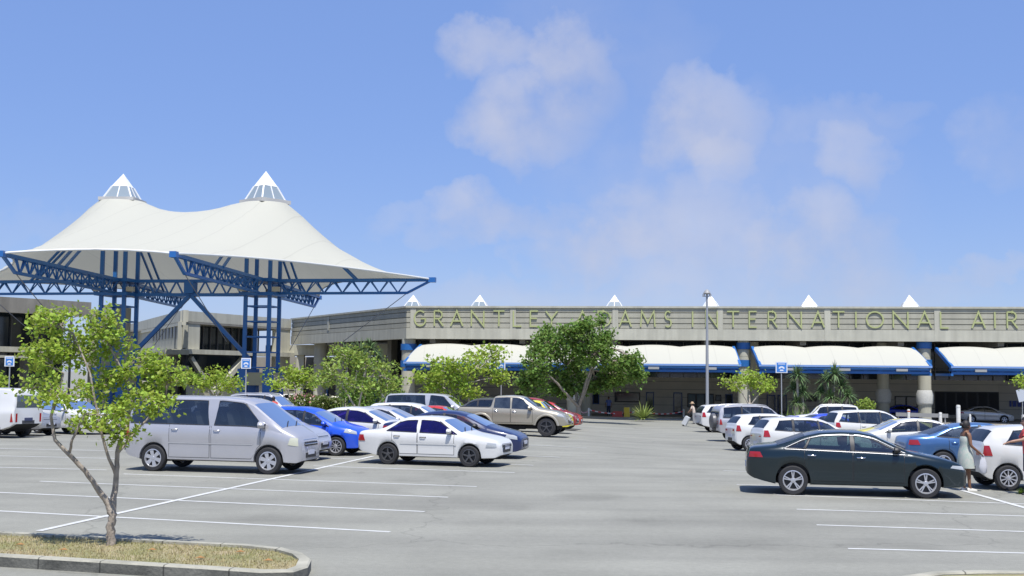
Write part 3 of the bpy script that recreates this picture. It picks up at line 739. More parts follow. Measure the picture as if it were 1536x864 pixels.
for (Cc, zr, T, p) in ((C2, zr2, F2, 1.5), (C2, zr2, R2, 1.95), (C2, zr2, B2, 1.6), (C1, zr1, F1, 1.42), (C1, zr1, L1, 1.9), (C1, zr1, B1, 1.6)):
    ridge(rimpt(Cc, T), T, zr, ztip, p, 26)
zsad = at(283, 321, 12.8*h_).z
a_, b2_ = rimpt(C1, C2), rimpt(C2, C1)
ridge(a_, b2_, (zr1+zr2)/2, (zr1+zr2)/2, (zr1+zr2)/2-zsad, 14, 'sag')
# interior points
poly = [Vector((p.x, p.y, 0)) for p in bd]
xs_ = [p.x for p in bd]; ys_ = [p.y for p in bd]
y = min(ys_)+.4; row = 0; step = .85; base_pts = np.array([(p.x, p.y) for p in P2])
while y < max(ys_):
    x = min(xs_)+(.5*step if row % 2 else 0)
    while x < max(xs_):
        if inside((x, y), poly) and all(math.hypot(x-c.x, y-c.y) > RR+.35 for c in (C1, C2)) and np.min((base_pts[:, 0]-x)**2+(base_pts[:, 1]-y)**2) > .2:
            P2.append(Vector((x, y)))
        x += step
    y += step*.87; row += 1
cv, ce, cf, ov, oe, of_ = delaunay_2d_cdt(P2, edges, [], 0, 1e-5)
tris = [f for f in cf]
keep = []
for f in tris:
    c = sum((cv[i] for i in f), Vector((0, 0)))/len(f)
    if inside((c.x, c.y), poly) and all(math.hypot(c.x-q.x, c.y-q.y) > RR*.985 for q in (C1, C2)): keep.append(tuple(f))
nv = len(cv); z = np.full(nv, ztip+2.0); isf = np.zeros(nv, bool)
for i, src in enumerate(ov):
    for s in src:
        if s in fixed: isf[i] = True; z[i] = fixed[s]
nb_ = [set() for _ in range(nv)]
for f in keep:
    for a, b in zip(f, f[1:]+f[:1]): nb_[a].add(b); nb_[b].add(a)
ei = np.array([(a, b) for a in range(nv) for b in nb_[a]]); deg = np.maximum(1, np.bincount(ei[:, 0], minlength=nv))
for it in range(2500):
    s = np.bincount(ei[:, 0], weights=z[ei[:, 1]], minlength=nv)/deg; z = np.where(isf, z, s)
for it in range(3):   # soften creases a little
    s = np.bincount(ei[:, 0], weights=z[ei[:, 1]], minlength=nv)/deg
    hard = np.zeros(nv, bool)
    for i, src in enumerate(ov):
        if any(q < rings[1]+24 for q in src): hard[i] = True
    z = np.where(hard, z, z*.7+s*.3)
m = MB(); m.v = [(cv[i].x, cv[i].y, z[i]) for i in range(nv)]
for f in keep:
    c = [Vector(m.v[i]) for i in f]; n = (c[1]-c[0]).cross(c[2]-c[0]); m.f.append(f if n.z > 0 else f[::-1]); m.m.append(0)
o = m.build('membrane', TENTM, pav, smooth=75, world=True)
# edge cable / hem
hem = MB(); hem.tube(bd+[bd[0]], .07, n=6); hem.build('hem', mat('hem_white', (.72, .72, .68), .6), pav, world=True, smooth=60)
# caps
rzc = math.atan2((R2-C2).y, (R2-C2).x)
pc = pyramid((C2.x, C2.y, zr2-.1), 2.15, at(401, 256.5, C2.y).z-zr2+.1, rzc-R(30), pav, big=True)
pyramid((C1.x, C1.y, zr1-.1), 2.15, at(173, 260.5, C1.y).z-zr1+.1, rzc+R(8), pav, big=True)
# towers
def tower(Cc, zr, label):
    ux = (R2-C2); ux.z = 0; ux.normalize(); uy = Vector((-ux.y, ux.x, 0)); g = gz(Cc.x, Cc.y)
    tw = sub('lattice_tower', pav, Vector((Cc.x, Cc.y, g))-pav.location); hs = .95
    rot = Matrix.Rotation(R(0), 3, 'Z'); ux2 = rot @ ux; uy2 = rot @ uy
    for (i, j) in ((-1, -1), (1, -1), (1, 1), (-1, 1)):
        p = ux2*(i*hs)+uy2*(j*hs); m = MB(); m.beam((p.x, p.y, 0), (p.x, p.y, zr-g-.3), .27); m.build('leg', BLUEF, tw)
    zz = 3.6
    while zz < zr-g-.4:
        m = MB()
        for a, b in (((-1, -1), (1, -1)), ((1, -1), (1, 1)), ((1, 1), (-1, 1)), ((-1, 1), (-1, -1))):
            if not (ztip-g-1.6 < zz): p = ux2*(a[0]*hs)+uy2*(a[1]*hs); q = ux2*(b[0]*hs)+uy2*(b[1]*hs); m.beam((p.x, p.y, zz), (q.x, q.y, zz), .10)
        if m.v: m.build('rung_ring', BLUEF, tw)
        zz += 1.15
    # pier boxes and beige panels
    m = MB()
    for (i, j) in ((-1, -1), (1, -1), (1, 1), (-1, 1)):
        p = ux2*(i*hs*1.05)+uy2*(j*hs*1.05); m.box((p.x, p.y, 1.75), (.62, .62, 3.5), rz=math.atan2(ux2.y, ux2.x))
    m.build('pier', BLUEF, tw)
    for (i, j, a) in ((0, -1, 0), (1, 0, 90), (0, 1, 0), (-1, 0, 90)):
        p = ux2*(i*hs*1.08)+uy2*(j*hs*1.08); m = MB(); m.box((p.x, p.y, 2.75), (1.45, .5, .95), rz=math.atan2(ux2.y, ux2.x)+R(a)); m.build('beige_panel', mat('panel_beige', (.42, .38, .24), .8), tw)
    return tw
tower(C2, zr2, ''); tower(C1, zr1, '')
# trusses
def truss(P, T, start=1.3, depth=.95, name='truss_arm'):
    d = (T-P); d.z = 0; L = d.length; d.normalize(); n = Vector((-d.y, d.x, 0)); zt_ = T.z-.05; m = MB(); w = .42
    a = P+d*start; a.z = zt_; e = T.copy(); e.z = zt_
    for s in (-1, 1): m.beam(a+n*w*s, e+n*.06*s, .16, .22)
    Lb = L-start-1.9; ab_ = a-Vector((0, 0, depth)); eb = a+d*Lb-Vector((0, 0, depth)); m.beam(ab_, eb, .19, .19); m.beam(eb, e, .17, .17)
    k = int(Lb/1.4)
    for i in range(k):
        for s in (-1, 1):
            p0 = a+d*(Lb*i/k)+n*w*s*(1-i/k*.85); pm_ = ab_+d*(Lb*(i+.5)/k); p1 = a+d*(Lb*(i+1)/k)+n*w*s*(1-(i+1)/k*.85)
            m.beam(p0, pm_, .085); m.beam(pm_, p1, .085)
    m.box(e+Vector((0, 0, 0)), (.5, .4, .36), rz=math.atan2(d.y, d.x))
    o = m.build(name, BLUEF, pav, world=True); return a, e, eb
Nn_ = (C1+C2)/2; Nn_.z = ztip
for Pc, T in ((C2, F2), (C2, R2), (C2, B2), (C1, F1), (C1, L1), (C1, B1)):
    a, e, eb = truss(Pc, T)
    # inclined strut from the arm up to the membrane ridge near the mast
    zr = zr2 if Pc is C2 else zr1
    d = (T-Pc); d.z = 0; L = d.length; d.normalize()
    m = MB(); q0 = Pc+d*(1.0); q0.z = ztip-.2
    for (f0, f1) in ((.56, .30),):
        b0 = Pc+d*(L*f0); b0.z = ztip; t = f1; c0 = Pc+d*(L*t); p_ = 1.6
        tt = max(0, (L*t-RR)/(L-RR)); c0.z = ztip+(zr-ztip)*(1-tt)**2.05-.5
        for s in (-1, 1):
            n = Vector((-d.y, d.x, 0)); m.beam(b0+n*.3*s, c0+n*.3*s, .15)
    m.build('strut', BLUEF, pav, world=True)
    # stay cable from the arm tip to the ground
    m = MB(); gq = Pc+d*(L*.55)+Vector((-d.y, d.x, 0))*0; 
    q = Pc+d*(L*.45); m.tube([eb, Vector((q.x, q.y, gz(q.x, q.y)+5.2))], .03, n=5); 
    m.build('stay_cable', mat('cable_grey', (.18, .18, .2), .5), pav, world=True)
m = MB()
for Pc in (C1, C2):
    d = (Nn_-Pc); d.z = 0; d.normalize()
    n = Vector((-d.y, d.x, 0))
    for dz in (-.05, -1.1): m.beam(Vector((Pc.x, Pc.y, ztip+dz))+d*1.2, Vector((Nn_.x, Nn_.y, ztip+dz)), .24)
    for i in range(4):
        f0 = .2+.2*i; a = Vector((Pc.x, Pc.y, 0))+(Nn_-Pc)*f0; a.z = ztip-.05; b = Vector((Pc.x, Pc.y, 0))+(Nn_-Pc)*(f0+.1); b.z = ztip-1.1; c = Vector((Pc.x, Pc.y, 0))+(Nn_-Pc)*(f0+.2); c.z = ztip-.05
        m.beam(a, b, .11); m.beam(b, c, .11)
    m.beam(Vector((Nn_.x, Nn_.y, ztip-1.1)), Vector((Pc.x, Pc.y, ztip-6.0))+d*.9, .28)
m.build('link_truss', BLUEF, pav, world=True)
m = MB(); m.box((Nn_.x, Nn_.y, ztip-.55), (.75, .75, .9), rz=rzc); m.build('node_box', BLUEF, pav, world=True)
for Cc in (C1, C2):
    for (i, j) in ((-1, -1), (1, -1), (.2, 1)):
        m = MB(); m.box((Cc.x+i*1.25, Cc.y+j*1.25, ztip-.75), (.55, .4, .35)); m.build('flood_light', mat('lamp_beige', (.45, .42, .33), .5), pav, world=True)
    m = MB(); 
    for zz in (ztip-.05, ztip-1.1):
        m.box((Cc.x, Cc.y, zz), (2.7, 2.7, .26), rz=rzc)
    m.build('collar_beam', BLUEF, pav, world=True)
# ================================================================ CARS
BLACK = mat('black_plastic', (.02, .02, .022), .5)
RUBBER = mat('tyre_rubber', (.025, .025, .027), .8)
GLASS = mat('car_glass', (.05, .065, .085), .05, spec=.9, col2=(.012, .018, .032), vscale=2.2)  # noise mottle in the colour imitates reflections
RGLASS = mat('rear_glass', (.012, .018, .03), .25, spec=.25)
GLASSP = mat('purple_tinted_glass', (.022, .016, .05), .06, spec=.9)
GLASSL = mat('light_car_glass', (.14, .16, .18), .05, spec=.8, col2=(.035, .045, .06), vscale=2.6)  # paler glass, reflections again imitated by a colour mottle
CHROME = mat('chrome', (.75, .75, .76), .12, metal=1)
ALLOY = mat('alloy', (.55, .55, .57), .35, metal=.6)
ALLOYD = mat('dark_alloy', (.10, .10, .105), .35, metal=.5)
LAMP = mat('headlamp_glass', (.42, .44, .45), .06, spec=.9)
LAMPY = mat('yellowed_headlamp_glass', (.55, .55, .42), .12, spec=.9)
TAIL = mat('tail_lamp', (.36, .012, .015), .12, spec=.8)
AMBER = mat('amber_lamp', (.75, .22, .03), .15)
PLATE = mat('licence_plate', (.55, .56, .62), .4)
UNDER = mat('underbody', (.012, .012, .012), .9)
def clearglass(name, tint, refl=.06, gc=(1, 1, 1)):
    if name in MATS: return MATS[name]
    m = bpy.data.materials.new(name); m.use_nodes = True; MATS[name] = m; t = m.node_tree; t.nodes.clear(); N = t.nodes.new; L = t.links.new
    o = N('ShaderNodeOutputMaterial'); mx = N('ShaderNodeMixShader'); tr = N('ShaderNodeBsdfTransparent'); gl = N('ShaderNodeBsdfGlossy'); fr = N('ShaderNodeFresnel'); a = N('ShaderNodeMath')
    tr.inputs[0].default_value = (*tint, 1); gl.inputs['Roughness'].default_value = .03; gl.inputs[0].default_value = (*gc, 1); fr.inputs[0].default_value = 1.5; a.operation = 'ADD'; a.inputs[1].default_value = refl
    L(fr.outputs[0], a.inputs[0]); L(a.outputs[0], mx.inputs[0]); L(tr.outputs[0], mx.inputs[1]); L(gl.outputs[0], mx.inputs[2]); L(mx.outputs[0], o.inputs[0]); m.diffuse_color = (*tint, .5); return m
CG = {GLASS.name: clearglass('tinted_side_glass', (.30, .34, .38)), GLASSP.name: clearglass('purple_film_glass', (.22, .14, .5), .10, (.42, .32, 1)), GLASSL.name: clearglass('light_side_glass', (.62, .68, .70)), 'green_glass': clearglass('green_side_glass', (.36, .48, .46), .08)}
WSG = clearglass('clear_windscreen', (.55, .64, .68), .16)
SEATM = mat('seat_fabric', (.30, .29, .27), .9); TUBM = mat('cabin_trim', (.04, .04, .042), .8)
def paint(name, c, metal=.0, rough=.3):
    return mat('paint_'+name, c, rough, metal, var=.03, vscale=1.2, coat=.6)

def lin(pts, x):
    if x <= pts[0][0]: return pts[0][1]
    for (a, b), (c, d) in zip(pts, pts[1:]):
        if x <= c: return b+(d-b)*(x-a)/(c-a+1e-9)
    return pts[-1][1]

class CarShape:
    def __init__(s, L, W, T, belt, wf, wr, wrad, sill=.2, tumble=.33, kf=.20, kr=.12, shoulder=.955, nose=.9, arch=1.16, front_low=.24, rear_low=.28):
        s.L = L; s.W = W; s.T = T; s.belt = belt; s.wf = wf; s.wr = wr; s.wrad = wrad; s.sill = sill; s.tumble = tumble
        s.kf = kf; s.kr = kr; s.sh = shoulder; s.nose = nose; s.R = wrad*arch; s.fl = front_low; s.rl = rear_low
        s.x0 = -L/2; s.x1 = L/2
    def top(s, x):
        d = .05
        return sum(lin(s.T, max(s.x0, min(s.x1, x+k*d))) for k in (-1, -.5, 0, .5, 1))/5
    def low(s, x, arches=True):
        z = s.sill
        if x > s.wf+s.R: z = s.sill+(s.fl-s.sill)*min(1, (x-s.wf-s.R)/.5)
        if x < s.wr-s.R: z = s.sill+(s.rl-s.sill)*min(1, (s.wr-s.R-x)/.4)
        if arches:
            e = x-s.x0; z += .13*(1-e/.3)**2 if e < .3 else 0
            e = s.x1-x; z += .08*(1-e/.25)**2 if e < .25 else 0
            for c in (s.wf, s.wr):
                if abs(x-c) < s.R: z = max(z, s.wrad*1.02+math.sqrt(max(0, s.R**2-(x-c)**2)))
        return z
    def half(s, x):
        w = s.W
        a = s.x1-s.nose
        if x > a: w *= 1-s.kf*((x-a)/s.nose)**2.6
        e = s.x1-x
        if e < .10: w *= 1-.10*(1-e/.10)**2
        a = s.x0+.75
        if x < a: w *= 1-s.kr*((a-x)/.75)**2.6
        e = x-s.x0
        if e < .08: w *= 1-.07*(1-e/.08)**2
        return w
    def section(s, x):
        zb = s.low(x); T = s.top(x); b = lin(s.belt, x); zs = min(b, T-.04); w = s.half(x); h = T-zs
        zbb = min(s.low(x, False), zs-.2); zb = min(zb, zs-.06)
        c = min(.075, .4*h+.008); ze = T-c
        yr = w*s.sh - s.tumble*max(0, h-.04) - .02
        zf = lambda f: max(zb+.004*f*10, zbb+f*(zs-zbb))
        bow = .025*min(1, h/.4)
        return [(0, zb), (w*.80, zb), (w*.955, max(zb+.001, zf(.04))), (w*.968, max(zb+.012, zf(.16))), (w*.974, max(zb+.02, zf(.45))), (w*1.0, max(zb+.03, zf(.72))),
                (w*.985, max(zb+.04, zf(.93))), (w*s.sh, max(zs, zb+.05)), ((w*s.sh*.5+yr*.5)+bow, (zs+ze)/2), (yr, ze), (yr-.05, T-c*.45), (yr*.62, T-c*.10), (0, T)]
    def side_y(s, x, z):
        p = s.section(x)[2:10]
        if z <= p[0][1]: return p[0][0]
        for (y0, z0), (y1, z1) in zip(p, p[1:]):
            if z <= z1: return y0+(y1-y0)*(z-z0)/(z1-z0+1e-9)
        return p[-1][0]
    def edge(s, x): return s.section(x)[9]
    def top_z(s, x, y):
        p = s.section(x)[9:]; y = abs(y)
        if y >= p[0][0]: return p[0][1]
        for (y0, z0), (y1, z1) in zip(p, p[1:]):
            if y >= y1: return z0+(z1-z0)*(y0-y)/(y0-y1+1e-9)
        return p[-1][1]
    def body(s, mats, bed=None, cut=None):
        xs = set()
        n = int(s.L/.085)
        for i in range(n+1): xs.add(round(s.x0+s.L*i/n, 4))
        for e in (.015, .04, .07, .1): xs.add(round(s.x0+e, 4)); xs.add(round(s.x1-e, 4))
        for c in (s.wf, s.wr):
            for i in range(13): xs.add(round(c-s.R*math.cos(PI*i/12), 4))
            xs.add(round(c-s.R-.012, 4)); xs.add(round(c+s.R+.012, 4)); xs.add(round(c-s.R+.002, 4)); xs.add(round(c+s.R-.002, 4))
        for (x, z) in s.T: xs.add(round(x, 4))
        if cut:
            for c in cut['xs']: xs.add(round(c, 4))
        xs = sorted(x for x in xs if s.x0 <= x <= s.x1)
        xs = [x for i, x in enumerate(xs) if i == 0 or x-xs[i-1] > .0015]
        secs = [s.section(x) for x in xs]; m = MB(); K = 13
        vs = []
        for x, sec in zip(xs, secs):
            for y, z in sec: vs.append((x, -y, z))
            for y, z in reversed(sec[1:-1]): vs.append((x, y, z))
        n = 2*K-2; fs = []; mi = []
        for i in range(len(xs)-1):
            xm = (xs[i]+xs[i+1])/2
            for k in range(n):
                kk = k if k < 12 else n-1-k
                if cut and kk in (7, 8) and cut['side'][0] < xm < cut['side'][1]: continue
                if cut and kk in (10, 11) and any(q0 < xm < q1 for q0, q1 in cut['top']): continue
                a = i*n+k; b = i*n+(k+1) % n
                fs.append((a, a+n, b+n, b)); mi.append(1 if k in (0, n-1) else 0)
        m.v = vs; m.f = fs; m.m = mi
        m.f.append(tuple(range(n))); m.m.append(0)
        o = (len(xs)-1)*n; m.f.append(tuple(o+i for i in reversed(range(n)))); m.m.append(0)
        return m
    def side_patch(s, xb0, xb1, xt0, xt1, zlo, zhi, off=.004, nu=14, nv=6, sides=(-1, 1), mb=None):
        m = mb or MB()
        for sd in sides:
            rows = []
            for i in range(nu+1):
                u = i/nu; xb = xb0+(xb1-xb0)*u; xt = xt0+(xt1-xt0)*u
                a = zlo(xb); b = zhi(xt) if zhi(xt) > a+.004 else a+.004
                row = []
                for j in range(nv+1):
                    v = j/nv; x = xb+(xt-xb)*v; z = a+(b-a)*v
                    row.append((x, sd*(s.side_y(x, z)+off), z))
                rows.append(row)
            m.grid(rows, flip=(sd > 0))
        return m
    def top_patch(s, xb, xt, ins=.05, off=.005, bow=.0, nu=8, nv=12, mb=None, bowt=0.):
        """patch over the centre surface from x=xb to x=xt (windscreen, rear window)"""
        m = mb or MB(); rows = []
        for i in range(nu+1):
            row = []
            for j in range(nv+1):
                q = -1+2*j/nv
                x = (xb+(xt-xb)*i/nu); x -= (bow*(1-i/nu)+bowt*i/nu)*q*q*(1 if xb > xt else -1)
                yr = s.edge(x)[0]-ins; y = q*yr
                dz = (s.top(x+.02)-s.top(x-.02))/.04; nl = math.hypot(dz, 1)
                row.append((x-dz/nl*off, y, s.top_z(x, y)+off/nl))
            rows.append(row)
        m.grid(rows, flip=(xb > xt)); return m

RIMS = {}
def wheel_meshes(r, style, w=.2):
    key = (round(r, 3), style)
    if key in RIMS: return RIMS[key]
    rr = r*{'suv': .62, 'tiny': .6}.get(style, .68); t = MB()
    t.lathe([(rr, w/2-.02), (rr+.01, w/2), (r-.025, w/2), (r-.006, w/2-.02), (r, w/2-.045), (r, -w/2+.045), (r-.006, -w/2+.02), (r-.02, -w/2), (rr, -w/2), (rr, w/2-.02)], axis='Y', n=28)
    tyre = t.mesh('tyre', RUBBER, smooth=40)
    m = MB(); o = w/2
    m.lathe([(rr+.004, o+.002), (rr-.018, o+.006), (rr-.03, o-.03), (rr-.035, -o+.02)], axis='Y', n=28)
    m.lathe([(.0001, o-.06), (rr-.03, o-.06)], axis='Y', n=28, mi=1)
    m.lathe([(.0001, o+.002), (.05, o-.002), (.065, o-.03), (.06, o-.06)], axis='Y', n=14)
    ns = {'5': 5, '7': 7, '10': 10, 'cap': 6, 'suv': 6, 'dark5': 5, 'tiny': 5, 'split5': 5}[style]
    for i in range(ns):
        a = 2*PI*i/ns+.3; wd = {'5': .075, '7': .055, '10': .03, 'cap': .09, 'suv': .06, 'dark5': .05, 'tiny': .07, 'split5': .03}[style]
        for da in ((-.13, .13) if style == 'split5' else (0,)):
            c, s_ = math.cos(a+da), math.sin(a+da)
            rin, rou = .03, rr-.012; w0, w1 = wd*.8, wd*(1.25 if style in ('5', 'cap', '7') else .9)
            vs = []
            for (rd, ww, yo) in ((rin, w0, o-.008), (rou, w1, o-.004)):
                for (sg, y) in ((-1, yo), (1, yo), (1, yo-.035), (-1, yo-.035)):
                    vs.append((c*rd-s_*sg*ww/2, y, s_*rd+c*sg*ww/2))
            m.add(vs, [(0, 1, 2, 3), (7, 6, 5, 4), (0, 4, 5, 1), (1, 5, 6, 2), (2, 6, 7, 3), (3, 7, 4, 0)])
    rim = m.mesh('rim', [ALLOYD if style == 'dark5' else ALLOY, BLACK], smooth=35)
    RIMS[key] = (tyre, rim); return RIMS[key]

def B(*p): return list(p)
SHAPES = {}
def shape(kind):
    if kind in SHAPES: return SHAPES[kind]
    S = None
    if kind == 'van':
        S = CarShape(4.72, .865, [(-2.36, 1.0), (-2.34, 1.25), (-2.24, 1.82), (-2.08, 1.93), (-1.4, 1.965), (.2, 1.96), (.7, 1.91), (.95, 1.82), (1.85, 1.18), (1.95, 1.13), (2.2, 1.01), (2.31, .92), (2.36, .80)],
                     [(-2.36, 1.22), (.9, 1.18), (1.5, 1.12), (2.36, .9)], 1.42, -1.56, .345, sill=.29, tumble=.16, kf=.22, kr=.06, nose=.8, front_low=.26, rear_low=.38)
    elif kind == 'boxvan':
        S = CarShape(4.5, .84, [(-2.25, 1.2), (-2.235, 1.5), (-2.17, 1.8), (-2.0, 1.9), (-1.2, 1.93), (1.2, 1.9), (1.45, 1.8), (2.0, 1.15), (2.1, 1.08), (2.23, .9), (2.25, .7)],
                     [(-2.25, 1.12), (2.25, 1.0)], 1.35, -1.3, .31, sill=.3, tumble=.13, kf=.16, kr=.03, nose=.5, front_low=.3, rear_low=.42)
    elif kind == 'corolla':
        S = CarShape(4.30, .845, [(-2.15, .72), (-2.13, .87), (-2.05, .955), (-1.5, 1.0), (-1.42, 1.02), (-.86, 1.31), (-.65, 1.37), (-.2, 1.39), (.2, 1.375), (.42, 1.33), (1.08, .96), (1.2, .925), (1.75, .83), (2.02, .76), (2.12, .69), (2.15, .60)],
                     [(-2.15, .9), (-1.4, .93), (1.1, .865), (2.15, .72)], 1.30, -1.165, .30, sill=.235, tumble=.40, kf=.2, kr=.12, nose=.85, front_low=.26, rear_low=.33)
    elif kind == 'audi':
        S = CarShape(4.70, .915, [(-2.35, .74), (-2.33, .95), (-2.27, 1.04), (-1.85, 1.085), (-1.72, 1.1), (-1.05, 1.34), (-.75, 1.405), (-.3, 1.43), (.1, 1.42), (.42, 1.36), (1.1, 1.03), (1.22, .985), (1.85, .87), (2.16, .78), (2.3, .70), (2.35, .60)],
                     [(-2.35, .96), (-1.6, 1.0), (.3, .945), (1.2, .91), (2.35, .7)], 1.46, -1.35, .325, sill=.23, tumble=.42, kf=.26, kr=.2, nose=1.0, front_low=.22, rear_low=.32)
    elif kind == 'sedan':
        S = CarShape(4.5, .89, [(-2.25, .76), (-2.23, .95), (-2.17, 1.05), (-1.8, 1.09), (-1.65, 1.11), (-1.0, 1.36), (-.7, 1.43), (-.2, 1.46), (.15, 1.44), (.45, 1.36), (1.2, 1.02), (1.3, .98), (1.85, .84), (2.1, .75), (2.22, .67), (2.25, .58)],
                     [(-2.25, 1.0), (-1.5, 1.02), (.3, .93), (1.2, .88), (2.25, .7)], 1.38, -1.28, .32, sill=.22, tumble=.42, kf=.26, kr=.2, nose=1.0, front_low=.22, rear_low=.32)
    elif kind == 'coupe':
        S = CarShape(4.35, .88, [(-2.17, .76), (-2.15, .95), (-2.08, 1.02), (-1.7, 1.06), (-.9, 1.3), (-.5, 1.36), (-.1, 1.37), (.2, 1.33), (1.05, .97), (1.15, .94), (1.75, .82), (2.03, .7), (2.14, .6), (2.17, .5)],
                     [(-2.17, .95), (.3, .9), (1.2, .86), (2.17, .7)], 1.32, -1.22, .32, sill=.2, tumble=.45, kf=.26, kr=.2, nose=1.0)
    elif kind == 'hatch':
        S = CarShape(3.85, .845, [(-1.925, .82), (-1.915, 1.0), (-1.86, 1.12), (-1.62, 1.42), (-1.5, 1.475), (-.9, 1.51), (-.2, 1.51), (.15, 1.46), (.35, 1.39), (1.0, 1.05), (1.12, 1.0), (1.55, .9), (1.8, .80), (1.9, .70), (1.925, .60)],
                     [(-1.925, 1.06), (-1.0, 1.0), (.4, .94), (1.925, .76)], 1.16, -1.26, .30, sill=.23, tumble=.36, kf=.24, kr=.15, nose=.85, front_low=.24, rear_low=.3)
    elif kind == 'vitz':
        S = CarShape(3.75, .845, [(-1.875, .8), (-1.865, 1.0), (-1.78, 1.18), (-1.6, 1.4), (-1.45, 1.47), (-.8, 1.52), (-.1, 1.52), (.25, 1.46), (.45, 1.38), (1.15, 1.04), (1.25, .99), (1.58, .88), (1.78, .78), (1.86, .68), (1.875, .6)],
                     [(-1.875, 1.08), (-1.0, 1.02), (.4, .94), (1.875, .76)], 1.16, -1.30, .295, sill=.23, tumble=.36, kf=.26, kr=.18, nose=.85, front_low=.24, rear_low=.3)
    elif kind == 'mpv':
        S = CarShape(4.35, .86, [(-2.175, .85), (-2.165, 1.05), (-2.1, 1.25), (-1.92, 1.55), (-1.8, 1.61), (-1.1, 1.66), (0, 1.67), (.3, 1.62), (.5, 1.53), (1.25, 1.1), (1.38, 1.04), (1.8, .92), (2.05, .78), (2.15, .62), (2.175, .5)],
                     [(-2.175, 1.12), (-1.0, 1.05), (.4, .98), (2.175, .78)], 1.33, -1.33, .31, sill=.24, tumble=.33, kf=.24, kr=.14, nose=.9)
    elif kind == 'suv':
        S = CarShape(4.45, .9, [(-2.225, .9), (-2.215, 1.05), (-2.15, 1.3), (-1.95, 1.58), (-1.8, 1.64), (-1.1, 1.69), (-.2, 1.69), (.15, 1.63), (.35, 1.54), (.98, 1.16), (1.1, 1.1), (1.75, 1.0), (2.08, .88), (2.2, .7), (2.225, .56)],
                     [(-2.225, 1.18), (-1.0, 1.1), (.4, 1.05), (2.225, .88)], 1.38, -1.25, .345, sill=.29, tumble=.3, kf=.22, kr=.12, nose=.9, front_low=.3, rear_low=.38)
    elif kind == 'prado':
        S = CarShape(4.75, .93, [(-2.375, 1.0), (-2.365, 1.2), (-2.28, 1.68), (-2.15, 1.8), (-1.4, 1.86), (-.3, 1.86), (.15, 1.81), (.38, 1.72), (.95, 1.25), (1.08, 1.2), (1.9, 1.12), (2.22, 1.0), (2.35, .8), (2.375, .6)],
                     [(-2.375, 1.16), (.4, 1.13), (2.375, .98)], 1.5, -1.29, .38, sill=.38, tumble=.22, kf=.2, kr=.07, nose=.9, front_low=.36, rear_low=.42)
    elif kind == 'boxy':
        S = CarShape(4.0, .86, [(-2.0, .95), (-1.99, 1.2), (-1.9, 1.62), (-1.75, 1.69), (-.9, 1.72), (.15, 1.7), (.35, 1.64), (.8, 1.2), (.92, 1.14), (1.6, 1.07), (1.88, .95), (1.98, .75), (2.0, .6)],
                     [(-2.0, 1.12), (.4, 1.08), (2.0, .92)], 1.22, -1.22, .34, sill=.32, tumble=.22, kf=.18, kr=.08, nose=.8, front_low=.34, rear_low=.4)
    elif kind == 'pickup':
        S = CarShape(5.1, .9, [(-2.55, .9), (-2.54, 1.2), (-2.5, 1.26), (-1.02, 1.26), (-.97, 1.28), (-.9, 1.72), (-.75, 1.80), (-.2, 1.83), (.3, 1.81), (.5, 1.75), (1.15, 1.33), (1.28, 1.27), (2.0, 1.16), (2.35, 1.02), (2.5, .8), (2.55, .62)],
                     [(-2.55, 1.22), (-1.0, 1.22), (.4, 1.18), (1.3, 1.14), (2.55, .96)], 1.62, -1.43, .42, sill=.5, tumble=.26, kf=.2, kr=.04, nose=.9, front_low=.46, rear_low=.55, arch=1.18)
    if kind == 'van':   # stretch to the real wheelbase
        k = 1.08; fx_ = lambda x: x*k if x <= 1.42 else 1.5336+(x-1.42)*.87
        S.x0 = fx_(S.x0); S.x1 = fx_(S.x1); S.wf *= k; S.wr *= k; S.T = [(fx_(x), z) for x, z in S.T]; S.belt = [(fx_(x), z) for x, z in S.belt]
        D = LAY['van']; D['win'] = [tuple(v*k for v in w) for w in D['win']]; D['ws'] = tuple(fx_(v) for v in D['ws']); D['rw'] = tuple(v*k for v in D['rw']); D['doors'] = [tuple(v*k for v in w) for w in D['doors']]
        D['mir'] *= k; D['hl'] = (fx_(D['hl'][0]), fx_(D['hl'][1]))+D['hl'][2:]; D['tl'] = (D['tl'][0]*k, D['tl'][1]*k)+D['tl'][2:]
    SHAPES[kind] = S; return S

